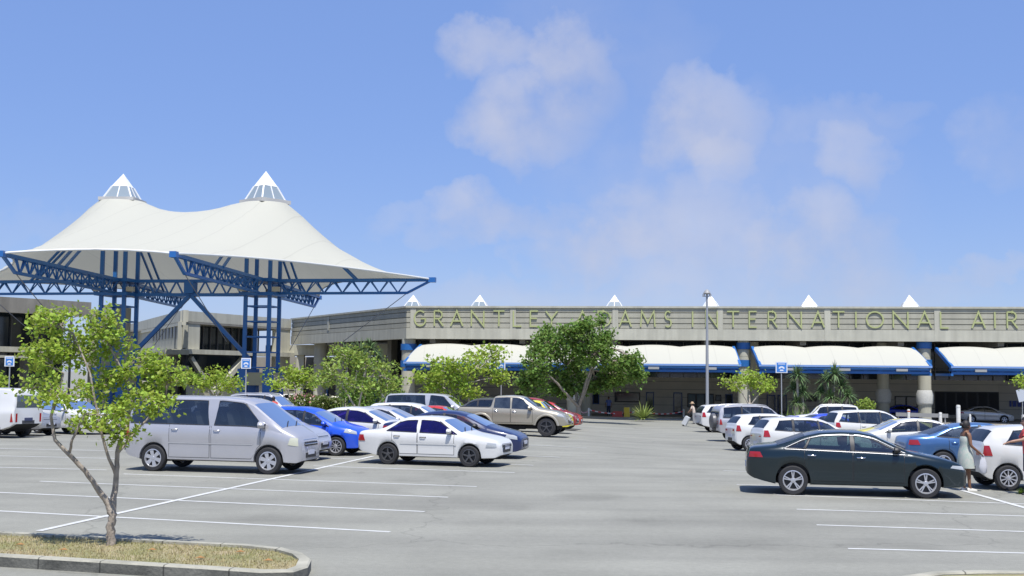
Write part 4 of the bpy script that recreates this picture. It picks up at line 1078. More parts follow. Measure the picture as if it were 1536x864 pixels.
# windows: list of (xb0, xb1, xt0, xt1); ws = windscreen (base, top); rw = rear window (base, top); doors: (x0, x1)
LAY = {
 'van': dict(win=[(-2.2, -.12, -2.12, -.2), (.02, 1.32, .1, .78)], ws=(1.80, .98), rw=(-2.335, -2.26), doors=[(-.05, 1.22), (-1.15, -.09)], mir=1.28, hl=(2.02, 2.30, .72, .93), tl=(-2.34, -2.2, .8, 1.5), band=True),
 'boxvan': dict(win=[(.55, 1.55, .6, 1.3)], ws=(1.95, 1.48), rw=(-2.235, -2.17), doors=[(.4, 1.6)], mir=1.5, hl=(2.0, 2.2, .75, .9), tl=(-2.22, -2.1, .62, .95)),
 'corolla': dict(win=[(-1.22, -.30, -.83, -.32), (-.2, .93, -.2, .36)], ws=(1.04, .46), rw=(-1.40, -.90), doors=[(-.25, .85), (-1.05, -.27)], mir=.72, hl=(1.78, 2.08, .56, .67), tl=(-2.13, -1.88, .66, .84)),
 'audi': dict(win=[(-1.5, -1.12, -1.05, -1.0), (-1.07, -.1, -.95, -.12), (-.02, .98, -.02, .34)], ws=(1.08, .47), rw=(-1.68, -1.08), doors=[(-.05, 1.02), (-1.1, -.07)], mir=.86, hl=(1.98, 2.29, .62, .70), tl=(-2.31, -2.0, .82, .94)),
 'sedan': dict(win=[(-1.45, -.25, -.95, -.25), (-.17, 1.02, -.17, .38)], ws=(1.17, .5), rw=(-1.62, -1.03), doors=[(-.2, .95), (-1.12, -.22)], mir=.85, hl=(1.78, 2.15, .60, .74), tl=(-2.2, -1.9, .82, .96)),
 'coupe': dict(win=[(-1.2, -.15, -.7, -.15), (-.08, .88, -.1, .2)], ws=(1.02, .25), rw=(-1.65, -.92), doors=[(-.5, .85)], mir=.7, hl=(1.75, 2.1, .58, .7), tl=(-2.12, -1.85, .78, .92)),
 'hatch': dict(win=[(-1.5, -.9, -1.3, -.88), (-.82, .02, -.8, .0), (.08, .92, .06, .34)], ws=(.98, .38), rw=(-1.84, -1.62), doors=[(.04, .9), (-.86, .02)], mir=.78, hl=(1.42, 1.82, .68, .86), tl=(-1.88, -1.66, .84, 1.06)),
 'vitz': dict(win=[(-1.35, -.85, -1.1, -.85), (-.78, .08, -.78, .05), (.15, 1.0, .12, .45)], ws=(1.12, .48), rw=(-1.8, -1.58), doors=[(.1, .95), (-.82, .08)], mir=.85, hl=(1.4, 1.78, .66, .86), tl=(-1.84, -1.64, .8, 1.04)),
 'mpv': dict(win=[(-1.95, -1.05, -1.72, -1.03), (-.97, -.02, -.97, -.02), (.05, 1.05, .05, .5)], ws=(1.22, .54), rw=(-2.14, -1.92), doors=[(.02, 1.0), (-1.0, .0)], mir=.9, hl=(1.65, 2.07, .68, .86), tl=(-2.12, -1.88, .88, 1.1)),
 'suv': dict(win=[(-1.9, -1.15, -1.6, -1.13), (-1.07, -.1, -1.05, -.1), (-.02, .85, -.02, .32)], ws=(.98, .37), rw=(-2.18, -1.95), doors=[(-.05, .82), (-1.0, -.07)], mir=.72, hl=(1.75, 2.12, .76, .94), tl=(-2.18, -1.95, .92, 1.2)),
 'prado': dict(win=[(-2.15, -1.22, -2.08, -1.2), (-1.12, -.15, -1.12, -.15), (-.05, .85, -.05, .4)], ws=(.95, .4), rw=(-2.36, -2.28), doors=[(-.08, .85), (-1.1, -.1)], mir=.72, hl=(2.0, 2.3, .82, 1.0), tl=(-2.35, -2.2, .85, 1.12)),
 'boxy': dict(win=[(-1.82, -1.0, -1.78, -1.0), (-.9, -.12, -.9, -.12), (-.04, .7, -.04, .35)], ws=(.8, .36), rw=(-1.985, -1.9), doors=[(-.05, .68), (-.9, -.07)], mir=.6, hl=(1.7, 1.95, .8, .95), tl=(-1.97, -1.85, .75, 1.1)),
 'pickup': dict(win=[(-.82, -.08, -.78, -.1), (.02, 1.0, .02, .48)], ws=(1.15, .54), rw=(-.965, -.9), doors=[(-.03, .98), (-.88, -.05)], mir=.86, hl=(2.1, 2.42, .88, 1.05), tl=(-2.53, -2.42, .8, 1.12)),
}
CAR_CACHE = {}
def make_car_parts(kind, pm, glass, rim, extra=()):
    """mesh list for a kind in a paint; copies share it"""
    key = (kind, pm.name, glass.name, rim, tuple(extra))
    if key in CAR_CACHE: return CAR_CACHE[key]
    S = shape(kind); L = LAY[kind]; P = []
    see = kind not in ('pickup', 'boxvan'); cut = None; W_ = L['win']
    if see:
        xa = W_[0][0]-.05; xe = L['ws'][0]+.02
        tops = [(L['ws'][1], L['ws'][0])]
        if kind not in ('van', 'prado', 'boxy'): tops.append((L['rw'][0], L['rw'][1]))
        cut = dict(side=(xa, xe), top=tops, xs=[xa, xe]+[v for q in tops for v in q])
    P.append(('body', S.body([pm, UNDER], cut=cut).mesh('body', [pm, UNDER], smooth=32), None, []))
    if see:
        sh = lambda x: S.section(x)[7][1]-.012; bl_ = lambda x: min(lin(S.belt, x), S.top(x)-.04)+.03; ed = lambda x: S.edge(x)[1]; zq = lambda x: max(ed(x)-.038, bl_(x))
        for sd in (-1, 1):
            m = MB(); A_ = dict(off=.001, sides=(sd,), mb=m)
            S.side_patch(xa-.005, xe+.005, xa-.005, xe+.005, sh, lambda x: max(bl_(x), sh(x)+.004), nu=30, nv=2, **A_)
            S.side_patch(xa-.005, W_[0][0]+.004, xa-.005, W_[0][2]+.004, bl_, ed, nu=10, nv=5, **A_)
            S.side_patch(W_[0][2], W_[-1][3], W_[0][2], W_[-1][3], zq, ed, nu=24, nv=2, **A_)
            S.side_patch(W_[-1][1]-.004, xe+.005, W_[-1][3]-.004, xe+.005, bl_, ed, nu=16, nv=5, **A_)
            P.append(('window_frame', m.mesh('window_frame', pm, smooth=50), None, []))
            m = MB(); A_ = dict(off=.002, sides=(sd,), mb=m)
            for wa, wb_ in zip(W_, W_[1:]): S.side_patch(wa[1]-.004, wb_[0]+.004, wa[3]-.004, wb_[2]+.004, bl_, ed, nu=3, nv=6, **A_)
            if m.v: P.append(('door_pillar', m.mesh('door_pillar', pm if kind in ('van', 'corolla') else BLACK, smooth=50), None, []))
        zf_ = S.sill+.34; hi_ = max(S.top(0), 1.3); yw = S.W-.13
        m = MB(); m.box(((xa+xe)/2, 0, zf_-.05), (xe-xa+.3, 2*yw, .1)); m.box((xe-.12, 0, (zf_+lin(S.belt, xe)-.06)/2+.0), (.35, 2*yw-.1, lin(S.belt, xe)-.1-zf_)); m.box((xa+.05, 0, (zf_+lin(S.belt, xa)-.08)/2), (.3, 2*yw-.1, lin(S.belt, xa)-.14-zf_))
        for sd in (-1, 1): m.box(((xa+xe)/2, sd*(yw-.02), zf_+.15), (xe-xa-.1, .03, max(.1, lin(S.belt, 0)-.06-zf_)))
        m.lathe([(.17, -.012), (.19, 0), (.17, .012), (.16, 0), (.17, -.012)], c=(0, 0, 0), n=14) if False else None
        P.append(('cabin_trim', m.mesh('cabin_trim', TUBM), None, []))
        rows_ = [(W_[-1][3]-.25, (-.36, .36))]+([(W_[-1][3]-1.15, (-.36, 0, .36))])+([(W_[-1][3]-2.0, (-.36, .36))] if kind == 'van' else [])
        for (sx_, ys__) in rows_:
            if sx_ < xa+.2: continue
            for yy in ys__:
                m = MB(); bz = zf_+.18; tz = hi_-.42
                m.box((sx_+.1, yy, bz), (.5, .46 if len(ys__) == 2 else .38, .16)); m.box((sx_-.2, yy, (bz+tz)/2), (.14, .44 if len(ys__) == 2 else .38, tz-bz+.1), rot=Matrix.Rotation(R(-14), 3, 'Y')); m.box((sx_-.30, yy, tz+.15), (.10, .25, .17), rot=Matrix.Rotation(R(-10), 3, 'Y')); m.beam((sx_-.27, yy, tz), (sx_-.29, yy, tz+.1), .03)
                P.append(('seat', m.mesh('seat', SEATM), None, []))
    ub = MB().box(((S.wf+S.wr)/2, 0, S.sill+.12), (S.wf-S.wr+S.R*2-.1, 2*(S.W-.27), .2)); za_, zb_ = S.wrad*.75, S.wrad*1.02+S.R-.003
    for c_ in (S.wf, S.wr): ub.box((c_, 0, (za_+zb_)/2), (S.R*1.9, 2*(S.W-.26), zb_-za_))
    if kind == 'pickup': ub.box((0, 0, .42), (2.6, 1.2, .2)); ub.box((-.2, -.55, .37), (1.6, .2, .16))
    P.append(('underbody', ub.mesh('underbody', UNDER), None, []))
    blt = lambda x: min(lin(S.belt, x), S.top(x)-.04)+.035
    def zh(x): return S.edge(x)[1]-.035
    for w in L['win']:
        for sd in (-1, 1):
            g = S.side_patch(*w, blt, zh, off=.006 if not see else .003, sides=(sd,)).mesh('side_window', CG.get(glass.name, glass) if see else glass, smooth=60)
            if see:
                q_ = [(w[0], blt(w[0])), (w[1], blt(w[1]))]; nn_ = 10; tp_ = [(w[3]+(w[2]-w[3])*i/nn_) for i in range(nn_+1)]
                lp_ = [(w[0]+(w[1]-w[0])*i/8, blt(w[0]+(w[1]-w[0])*i/8)) for i in range(9)]+[(x, max(zh(x), blt(x)+.004)) for x in tp_]+[(w[0], blt(w[0]))]
                fr_ = MB().tube([(x, sd*(S.side_y(x, z)+.004), z) for x, z in lp_], .011, n=5)
                P.append(('side_window', g, None, [('window_seal', fr_.mesh('window_seal', BLACK, smooth=60))])); continue
            tr = MB()
            S.side_patch(w[0]-.018, w[1]+.018, w[2]-.018, w[3]+.018, lambda x: blt(x)-.02, lambda x: zh(x)+.015, off=.003, sides=(sd,), mb=tr)
            P.append(('side_window', g, None, [('window_trim', tr.mesh('window_trim', BLACK, smooth=60))]))
    if 'chrome' in extra:
        for sd in (-1, 1):
            c = MB(); x0, x1 = L['win'][0][0]-.03, L['win'][-1][1]+.06
            pts = [(x0+(x1-x0)*i/20) for i in range(21)]
            c.tube([(x, sd*(S.side_y(x, blt(x)-.02)+.006), blt(x)-.022) for x in pts], .010, n=8)
            t0, t1 = L['win'][0][2]-.1, L['win'][-1][3]
            arc = [(x0, blt(x0))]+[(t0+(x1-t0)*i/24, max(blt(t0+(x1-t0)*i/24), zh(t0+(x1-t0)*i/24)+.012)) for i in range(25)]
            c.tube([(x, sd*(S.side_y(x, z)+.006), z) for x, z in arc], .008, n=8)
            P.append(('chrome_strip', c.mesh('chrome_strip', mat('satin_trim', (.5, .5, .5), .38, metal=.8), smooth=60), None, []))
    wb, wt = L['ws']
    P.append(('windshield', S.top_patch(wb, wt, ins=.05, off=.003 if see else .006, bow=0 if see else .1).mesh('windshield', WSG if see else mat('windscreen_glass', (.05, .075, .11), .04, spec=1.), smooth=60), None, []))
    rb, rt_ = L['rw']
    if kind not in ('boxvan', 'van', 'prado', 'boxy', 'pickup'):
        P.append(('rear_window', S.top_patch(rb, rt_, ins=.05, off=.003, bow=0)  .mesh('rear_window', RGLASS, smooth=60), None, []))
    else:
        zb_, zt_ = S.top(rb+.03)+.0, S.top(rt_)
        z0 = lin(S.belt, S.x0)+.05 if kind != 'pickup' else S.top(rb)+.04
        m = MB(); rows = []
        for i in range(7):
            z = z0+(zt_-.1-z0)*i/6
            xx = rb
            for k in range(60):
                xq = rb+(rt_-rb+.12)*k/59
                if S.top(xq) >= z+.02: xx = xq; break
            hw = S.side_y(xx+.12, min(z, S.edge(xx+.12)[1]))-.12
            rows.append([(xx-.014-(.006 if kind != 'pickup' else 0), hw*q, z) for q in (-1, -.5, 0, .5, 1)])
        m.grid(rows); P.append(('rear_window', m.mesh('rear_window', mat('dusty_glass', (.09, .11, .12), .1, spec=.8) if kind == 'boxvan' else glass), None, []))
    for (a, b) in L['doors']:
        for sd in (-1, 1):
            lo = lambda x: max(S.low(x)+.06, S.low(x, False)+.1); hi = lambda x: blt(x)-.02
            d = S.side_patch(a+.008, b-.008, a+.008, b-.008, lo, hi, off=.005, sides=(sd,), nu=16, nv=9).mesh('door', pm, smooth=50)
            sm = S.side_patch(a-.004, b+.004, a-.004, b+.004, lambda x: lo(x)-.012, lambda x: hi(x)+.0, off=.002, sides=(sd,), nu=16, nv=9).mesh('door_seam', BLACK)
            hx = a+.16; hz = hi(hx)-.11; hm = MB(); yy = S.side_y(hx, hz)
            hm.tube([(hx-.09, sd*(yy+.004), hz), (hx-.07, sd*(yy+.034), hz), (hx+.07, sd*(yy+.034), hz), (hx+.09, sd*(yy+.004), hz)], .013, n=6)
            P.append(('door', d, None, [('door_seam', sm), ('door_handle', hm.mesh('door_handle', CHROME if 'chrome' in extra else (BLACK if kind == 'corolla' else pm), smooth=50))]))
    x0, x1, z0, z1 = L['hl']
    for sd in (-1, 1):
        P.append(('headlight', S.side_patch(x0, x1, x0+.05, x1-.02, lambda x: z0+.25*(0 if kind in ('corolla', 'boxvan', 'boxy', 'prado') else max(0, (x1-x)))*.6, lambda x: min(z1+.2*(x1-x)*.4, S.edge(x)[1]-.005), off=.008, sides=(sd,), nu=8, nv=4).mesh('headlight', LAMPY if kind == 'van' else LAMP, smooth=60), None, []))
        a0, a1, c0, c1 = L['tl']
        P.append(('taillight', S.side_patch(a0, a1, a0+.03, a1-.06, lambda x: c0, lambda x: min(c1, S.edge(x)[1]-.005), off=.008, sides=(sd,), nu=6, nv=4).mesh('taillight', TAIL, smooth=60), None, []))
        # back face lamp return
    ef = S.section(S.x1-.002); fh = ef[7][0]; fz0, fz1 = S.low(S.x1), S.top(S.x1)
    g = MB()
    gx = S.x1
    # grille follows the nose: strips across the front at heights z
    def nosex(z):
        for k in range(80):
            x = S.x1-.6*k/79
            if S.top(x) >= z+.03: return x
        return S.x1-.6
    zt = z1; zl = z0-.01
    rows = []
    for i in range(5):
        z = zl+(min(zt, S.top(x1-.12)-.02)-zl)*i/4; xx = nosex(z)
        rows.append([(xx+.016, q*S.W*(.50), z) for q in (-1, -.5, 0, .5, 1)])
    g.grid(rows); gm = g.mesh('grille', BLACK)
    gb = MB()
    for i in (1, 3):
        z = zl+(min(zt, S.top(x1-.12)-.02)-zl)*i/4; xx = nosex(z)
        gb.tube([(xx+.026, q*S.W*.50, z) for q in (-1, -.5, 0, .5, 1)], .010, n=5)
    P.append(('grille', gm, None, [('grille_bar', gb.mesh('grille_bar', CHROME if kind in ('van', 'audi', 'prado', 'pickup') else BLACK, smooth=60))]))
    ib = MB().box((S.x1+.004, 0, fz0+.13), (.03, fh*1.1, .13)); P.append(('air_intake', ib.mesh('air_intake', BLACK), None, []))
    P.append(('licence_plate', MB().box((S.x1+.018, 0, fz0+.2), (.02, .4, .11)).mesh('licence_plate', PLATE), None, []))
    rz = .62 if kind not in ('prado', 'pickup', 'boxvan', 'van') else .72
    P.append(('licence_plate', MB().box((S.x0-.008, 0, min(rz, S.top(S.x0)-.1)), (.02, .42, .12)).mesh('licence_plate', mat('dark_plate', (.05, .06, .12), .4) if kind == 'boxvan' else PLATE), None, []))
    rb_ = MB(); rows = []
    for z in (S.low(S.x0)+.005, S.low(S.x0)+.13):
        rows.append([(S.x0-.006+.10*q**4, q*S.half(S.x0+.02)*.97, z) for q in (-1, -.8, -.4, 0, .4, .8, 1)])
    rb_.grid(rows, flip=True); P.append(('bumper_skirt', rb_.mesh('bumper_skirt', mat('grey_plastic', (.06, .06, .065), .6) if kind in ('suv', 'prado', 'boxvan', 'boxy') else BLACK), None, []))
    # taillights' rear faces
    for sd in (-1, 1):
        m = MB(); a0, a1, c0, c1 = L['tl']; rows = []
        zz1 = min(c1, S.top(S.x0+.05)-.03); yb = S.half(S.x0)*.9
        if zz1 > c0+.03:
            for i in range(4):
                z = c0+(zz1-c0)*i/3; xx = S.x0
                for k in range(40):
                    x = S.x0+.5*k/39
                    if S.top(x) >= z+.03: xx = x; break
                rows.append([(xx-.006, sd*yb*q, z) for q in ((.62, .8, 1.0) if kind not in ('boxvan', 'van', 'prado') else (.86, .93, 1.0))])
            m.grid(rows, flip=(sd > 0)); P.append(('taillight', m.mesh('taillight', TAIL), None, []))
    mx = L['mir']
    for sd in (-1, 1):
        z = blt(mx)+.05; y = S.side_y(mx, z)
        m = MB(); c = Vector((mx, sd*(y+.12), z+.03)); k = 1.25 if kind in ('van', 'boxvan', 'prado', 'pickup') else 1
        ring = []
        for (dx, sy, sz) in ((-.055, .085, .06), (-.05, .1, .075), (.0, .1, .075), (.045, .085, .06), (.075, .04, .03)):
            ring.append([c+Vector((dx*k, sd*sy*k*math.cos(t), sz*k*math.sin(t))) for t in [2*PI*j/10*sd for j in range(11)]])
        m.grid(ring, flip=True); m.box(c+Vector((-.05*k, 0, 0)), (.004, .15*k, .11*k)); m.beam((mx, sd*(y-.01), z-.02), (mx, sd*(y+.08), z+.0), .05, .03)
        P.append(('wing_mirror', m.mesh('wing_mirror', pm if 'blackmir' not in extra else BLACK, smooth=50), None, []))
    if 'rails' in extra:
        for sd in (-1, 1):
            m = MB(); xa, xb_ = L['win'][0][2]+.1, L['win'][-1][3]-.1
            pts = [(xa+(xb_-xa)*i/12) for i in range(13)]
            m.tube([(x, sd*(S.edge(x)[0]-.06), S.top_z(x, S.edge(x)[0]-.06)+(.0 if i in (0, 12) else .055)) for i, x in enumerate(pts)], .018, n=6)
            P.append(('roof_rail', m.mesh('roof_rail', ALLOY, smooth=60), None, []))
    if 'spare' in extra:
        m = MB(); m.lathe([(.001, -.2), (.3, -.2), (.37, -.16), (.385, -.09), (.385, 0), (.3, .0)], n=28)
        rot = Matrix.Rotation(R(90), 3, 'Y'); m.v = [tuple(rot @ Vector(v)+Vector((S.x0-.01, -.12, 1.02))) for v in m.v]
        P.append(('spare_wheel', m.mesh('spare_wheel', mat('spare_cover', (.12, .12, .125), .4), smooth=40), None, []))
    if 'spoiler' in extra:
        m = MB(); zt_ = S.top(S.x0+.3); m.box((S.x0+.16, 0, zt_+.16), (.24, S.W*1.6, .03), rot=Matrix.Rotation(R(-8), 3, 'Y'))
        for sd in (-1, 1): m.box((S.x0+.2, sd*S.W*.7, zt_+.06), (.12, .03, .2))
        P.append(('spoiler', m.mesh('spoiler', pm), None, []))
    if 'aerial' in extra:
        m = MB().tube([(.3, .3, S.top(.3)-.02), (-.15, .3, S.top(.3)+.45)], .006, n=4); P.append(('aerial', m.mesh('aerial', BLACK), None, []))
    if kind == 'pickup':
        m = MB(); xs = [-2.46, -1.06]; m.box((-1.76, 0, 1.262), (1.36, 1.55, .02)); P.append(('bed_shade_sheet', m.mesh('bed_shade_sheet', BLACK), None, []))  # black sheet across the open bed, painted shade for its inside
        for c in (S.wf, S.wr):
            for sd in (-1, 1):
                fl = MB(); rows = []
                for i in range(17):
                    t = PI*i/16; row = []
                    for (rr, oy) in ((S.R+.0, .0), (S.R, .055), (S.R+.05, .06), (S.R+.10, .004)):
                        x = c+rr*math.cos(t); z = S.wrad*1.02+rr*math.sin(t); row.append((x, sd*(S.W*.985+oy), max(z, .5)))
                    rows.append(row)
                fl.grid(rows, flip=sd < 0); P.append(('fender_flare', fl.mesh('fender_flare', pm, smooth=50), None, []))
    if kind in ('van', 'corolla', 'audi', 'hatch', 'pickup', 'vitz'):
        # wipers
        m = MB(); zz = S.top(wb-.02)
        for yo in (-.45, .12): m.beam((wb+.02, yo, S.top_z(wb+.02, yo)+.02), (wb-.14, yo+.42, S.top_z(wb-.14, yo+.42)+.02), .02, .012)
        P.append(('wiper', m.mesh('wiper', BLACK), None, []))
    if kind in ('van', 'corolla'):
        for sd in (-1, 1):
            m = S.side_patch(S.wr+S.R+.03, S.wf-S.R-.03, S.wr+S.R+.03, S.wf-S.R-.03, lambda x: .60 if kind == 'corolla' else .74, lambda x: .645 if kind == 'corolla' else .765, off=.014, sides=(sd,), nu=16, nv=1)
            P.append(('side_moulding', m.mesh('side_moulding', SILVER2 if kind == 'van' else pm), None, []))  # van strip in paler paint, a highlight line put into the colour
    CAR_CACHE[key] = P; return P

def car(kind, name, label, loc, yaw, pm, glass=GLASS, rim='5', extra=(), scale=1., cat='car', group='cars parked in the car park'):
    root = thing(name, label, cat, loc, yaw, group)
    root.scale = (scale,)*3
    S = shape(kind)
    for (n, me, _, subs) in make_car_parts(kind, pm, glass, rim, extra):
        o = link(n, me, root)
        for (sn, sme) in subs: link(sn, sme, o)
    ty, ri = wheel_meshes(S.wrad, rim)
    for wx in (S.wf, S.wr):
        for sd in (-1, 1):
            w = sub('wheel', root, (wx, sd*(S.W-.115), S.wrad), (0, 0, 0 if sd > 0 else PI))
            link('tyre', ty, w); link('rim', ri, w)
    # tilt to the ground
    u = Vector((math.cos(yaw), math.sin(yaw))); n_ = Vector((-u.y, u.x)); p = Vector(loc)
    zf = gz(p.x+u.x, p.y+u.y); zr = gz(p.x-u.x, p.y-u.y); zl = gz(p.x+n_.x, p.y+n_.y); zq = gz(p.x-n_.x, p.y-n_.y)
    root.rotation_euler = (math.atan2(zl-zq, 2), -math.atan2(zf-zr, 2), yaw)
    return root
def park(kind, name, label, px, py, yaw=-12, col=None, W_off=True, **kw):
    """px, py: ground point midway between the near-side wheels"""
    S = shape(kind); g = G(px, py); a = R(yaw); n = Vector((-math.sin(a), math.cos(a), 0))
    if n.y < 0: n = -n
    sc = kw.get('scale', 1.)
    p = g+n*((S.W-.1)*sc); p.z = gz(p.x, p.y)
    # shift from middle of the wheelbase to the car's centre
    u = Vector((math.cos(a), math.sin(a), 0)); p -= u*((S.wf+S.wr)/2*sc)
    p.z = gz(p.x, p.y)
    return car(kind, name, label, p, a, col, **kw)

WHITE = paint('white', (.66, .655, .63)); WHITE2 = paint('pearl_white', (.60, .595, .57)); SILVER = paint('silver', (.46, .455, .47), .35, .32)
SILVER2 = paint('light_silver', (.54, .54, .55), .4, .3); BLUE = paint('bright_blue', (.015, .085, .62)); NAVY = paint('navy', (.012, .022, .085)); DGREEN = paint('dark_green', (.007, .018, .024), .2, .22)
RED = paint('red', (.52, .03, .02)); DRED = paint('dark_red', (.28, .02, .025)); GREY = paint('dark_grey', (.09, .09, .088), .3); BEIGE = paint('champagne', (.37, .34, .27), .3, .35)
YELLOW = paint('yellow', (.78, .68, .04)); SKYB = paint('metallic_blue', (.07, .16, .34), .4, .28); TBLUE = paint('royal_blue', (.01, .05, .62)); LGREY = paint('grey_silver', (.33, .33, .33), .4, .33)

park('van', 'parked_van', 'large silver people carrier with tinted windows nearest the tree, nose to the right', 316, 709, -12.5, SILVER, rim='cap', group=None, cat='van', extra=())
park('mpv', 'parked_car', 'silver wagon with roof rails mostly hidden behind the silver people carrier', 369, 690, -12, SILVER2, rim='5', extra=('rails',))
park('hatch', 'parked_car', 'bright blue hatchback between the silver people carrier and the white saloon', 450, 682.5, -12, BLUE, rim='10')
park('sedan', 'parked_car', 'white saloon with purple tinted windows right behind the bright blue hatchback', 530, 676, -12, WHITE2, glass=GLASSP)
park('sedan', 'parked_car', 'silver saloon whose windscreen shows just above the tail of the old white saloon', 566, 670, -12, SILVER2, scale=.98)
park('hatch', 'parked_car', 'white hatchback showing its dark side windows behind the roof of the old white saloon', 612, 664, -12, WHITE, rim='5')
park('coupe', 'parked_car', 'red coupe with only its roof showing behind the navy saloon', 655, 657, -12, RED)
park('sedan', 'parked_car', 'navy blue saloon half hidden behind the old white saloon', 676, 687, -12, NAVY, extra=('blackmir',))
park('corolla', 'parked_car', 'old white saloon with purple tinted windows and dark alloy wheels', 643, 698.5, -17, WHITE, glass=GLASSP, rim='dark5')
park('boxvan', 'parked_van', 'grey van farthest back on the left under the round leafed trees', 612, 632, -12, LGREY, group=None, cat='van', scale=.95)
park('van', 'parked_van', 'silver grey passenger van with long blue windows behind the red coupe', 640, 645, -12, SILVER2, group=None, cat='van', scale=.95)
park('suv', 'parked_car', 'dark grey off-roader facing left beside the pickup truck tailgate', 712, 650, 168, GREY)
park('pickup', 'pickup_truck', 'champagne four door pickup truck on big black wheels', 770, 653.5, -12, BEIGE, rim='dark5', cat='pickup', group=None, extra=('chrome',))
park('suv', 'parked_car', 'red off-roader with its roof showing above the pickup bonnet', 804, 643, -12, DRED)
park('boxy', 'parked_car', 'yellow car with only its nose sticking out past the pickup bumper', 799, 648, -12, YELLOW, scale=.93)
park('hatch', 'parked_car', 'red hatchback nose sticking out furthest right behind the yellow one', 817, 641.5, -12, RED)
park('boxvan', 'delivery_van', 'white panel van at the left edge showing its rear door', -50, 656, 160, WHITE, cat='van', group=None)
park('suv', 'parked_car', 'dark silver car squeezed between the white panel van and the white car facing right', 4, 653, -20, LGREY, scale=.85)
park('suv', 'parked_car', 'white car with white wheel facing right behind the crown of the near tree', 84, 651, -32, WHITE, rim='7', scale=.92)
park('hatch', 'parked_car', 'grey hatchback facing left behind the tail of the silver people carrier', 206, 652, 168, LGREY)
park('prado', 'parked_car', 'silver grey off-roader with roof rails where the person in red leans', 400, 642, -14, SILVER2, extra=('rails',), scale=.95)
park('hatch', 'parked_car', 'small white car far off by the flower hedge', 443, 612, -12, WHITE)

park('suv', 'parked_car', 'white off-roader farthest up the right hand row beside the person with luggage', 1108, 649, 6, WHITE, rim='7')
park('prado', 'parked_car', 'big silver off-roader with a spare wheel on its back door', 1150, 663, 7, SILVER, extra=('rails', 'spare'), scale=.97)
park('vitz', 'parked_car', 'small white hatchback with round tail lights next to the big silver off-roader', 1168, 677, 7, WHITE, rim='10')
park('hatch', 'parked_car', 'white hatchback directly behind the dark green saloon boot', 1226, 694, 5, WHITE2, rim='5')
park('audi', 'parked_car', 'dark green executive saloon with chrome window trim in the right foreground', 1288, 745, -10, DGREEN, rim='split5', extra=('chrome', 'blackmir'), glass=mat('green_glass', (.03, .05, .055), .05, spec=.9))
park('boxy', 'parked_car', 'white boxy off-roader facing left in front of the spiky palms', 1240, 650, 174, WHITE, extra=('rails',))
park('coupe', 'parked_car', 'bright royal blue car with a rear spoiler behind the white people carrier', 1256, 661, 5, TBLUE, extra=('spoiler',))
park('mpv', 'parked_car', 'white people carrier with red corner tail lights in the right hand row', 1322, 671, 6, WHITE, rim='7', glass=GLASSL)
park('coupe', 'parked_car', 'yellow car facing left behind the white saloon bonnet', 1352, 678, 174, YELLOW, glass=GLASSL)
park('sedan', 'parked_car', 'white saloon facing left with large door mirror beside the light blue saloon', 1368, 687, 174, WHITE2, rim='7')
park('sedan', 'parked_car', 'metallic light blue saloon behind the bonnet of the dark green saloon', 1488, 713, -4, SKYB)
park('vitz', 'parked_car', 'pearl white hatchback at the right edge beside the two people', 1592, 737, -3, WHITE2, rim='10')
park('sedan', 'parked_car', 'silver saloon parked alone beyond the bollards near the terminal', 1482, 635, -8, SILVER2, rim='5', group=None)
park('sedan', 'parked_car', 'dark blue car in the shade under the terminal canopy', 1362, 631, -8, TBLUE, rim='5', group=None)
# ================================================================ TREES
BARK = mat('grey_bark', (.42, .36, .29), .95, col2=(.22, .185, .15), vscale=9, bump=.4, bscale=30)
BARKP = mat('pale_bark', (.42, .37, .31), .95, var=.25, vscale=5)
def leafmat(n, c, tr=.35, rand=.7): return mat(n, c, .5, rand=rand, trans=tr, spec=.3)
LF_Y = leafmat('leaf_yellow_green', (.36, .46, .065), .42); LF_M = leafmat('leaf_mid_green', (.30, .385, .075), .4); LF_D = leafmat('leaf_deep_green', (.19, .29, .06), .42, .8)
LF_P = leafmat('leaf_spiky', (.13, .20, .08), .25, .9); LF_A = leafmat('leaf_agave', (.30, .36, .10), .2, .4)
def branchy(m, a, b, r0_, r1_, rnd, n=5, wob=.06, ns=7):
    pts = []; rs = []; L = (b-a).length
    for i in range(n+1):
        t = i/n; p = a+(b-a)*t
        if 0 < i < n: p = p+Vector((rnd.gauss(0, 1), rnd.gauss(0, 1), rnd.gauss(0, .5)))*wob*L
        pts.append(p); rs.append(r0_+(r1_-r0_)*t)
    m.tube(pts, rs, n=ns); return pts
def leaf_quads(m, c, size, rnd, nrm=None):
    """one folded leaf"""
    n = Vector((rnd.gauss(0, .55), rnd.gauss(0, .55), rnd.gauss(.5, .6))).normalized() if nrm is None else nrm
    a = n.orthogonal().normalized(); a = (Matrix.Rotation(rnd.uniform(0, 2*PI), 3, n) @ a); b = n.cross(a); s = size*rnd.uniform(.7, 1.3); w = s*.38
    p0 = c; p1 = c+a*s*.5+b*w-n*s*.06; p2 = c+a*s; p3 = c+a*s*.5-b*w-n*s*.06; 
    m.add([p0, p1, p2, p3, c+a*s*.52+n*s*.03], [(0, 1, 4), (1, 2, 4), (2, 3, 4), (3, 0, 4)])
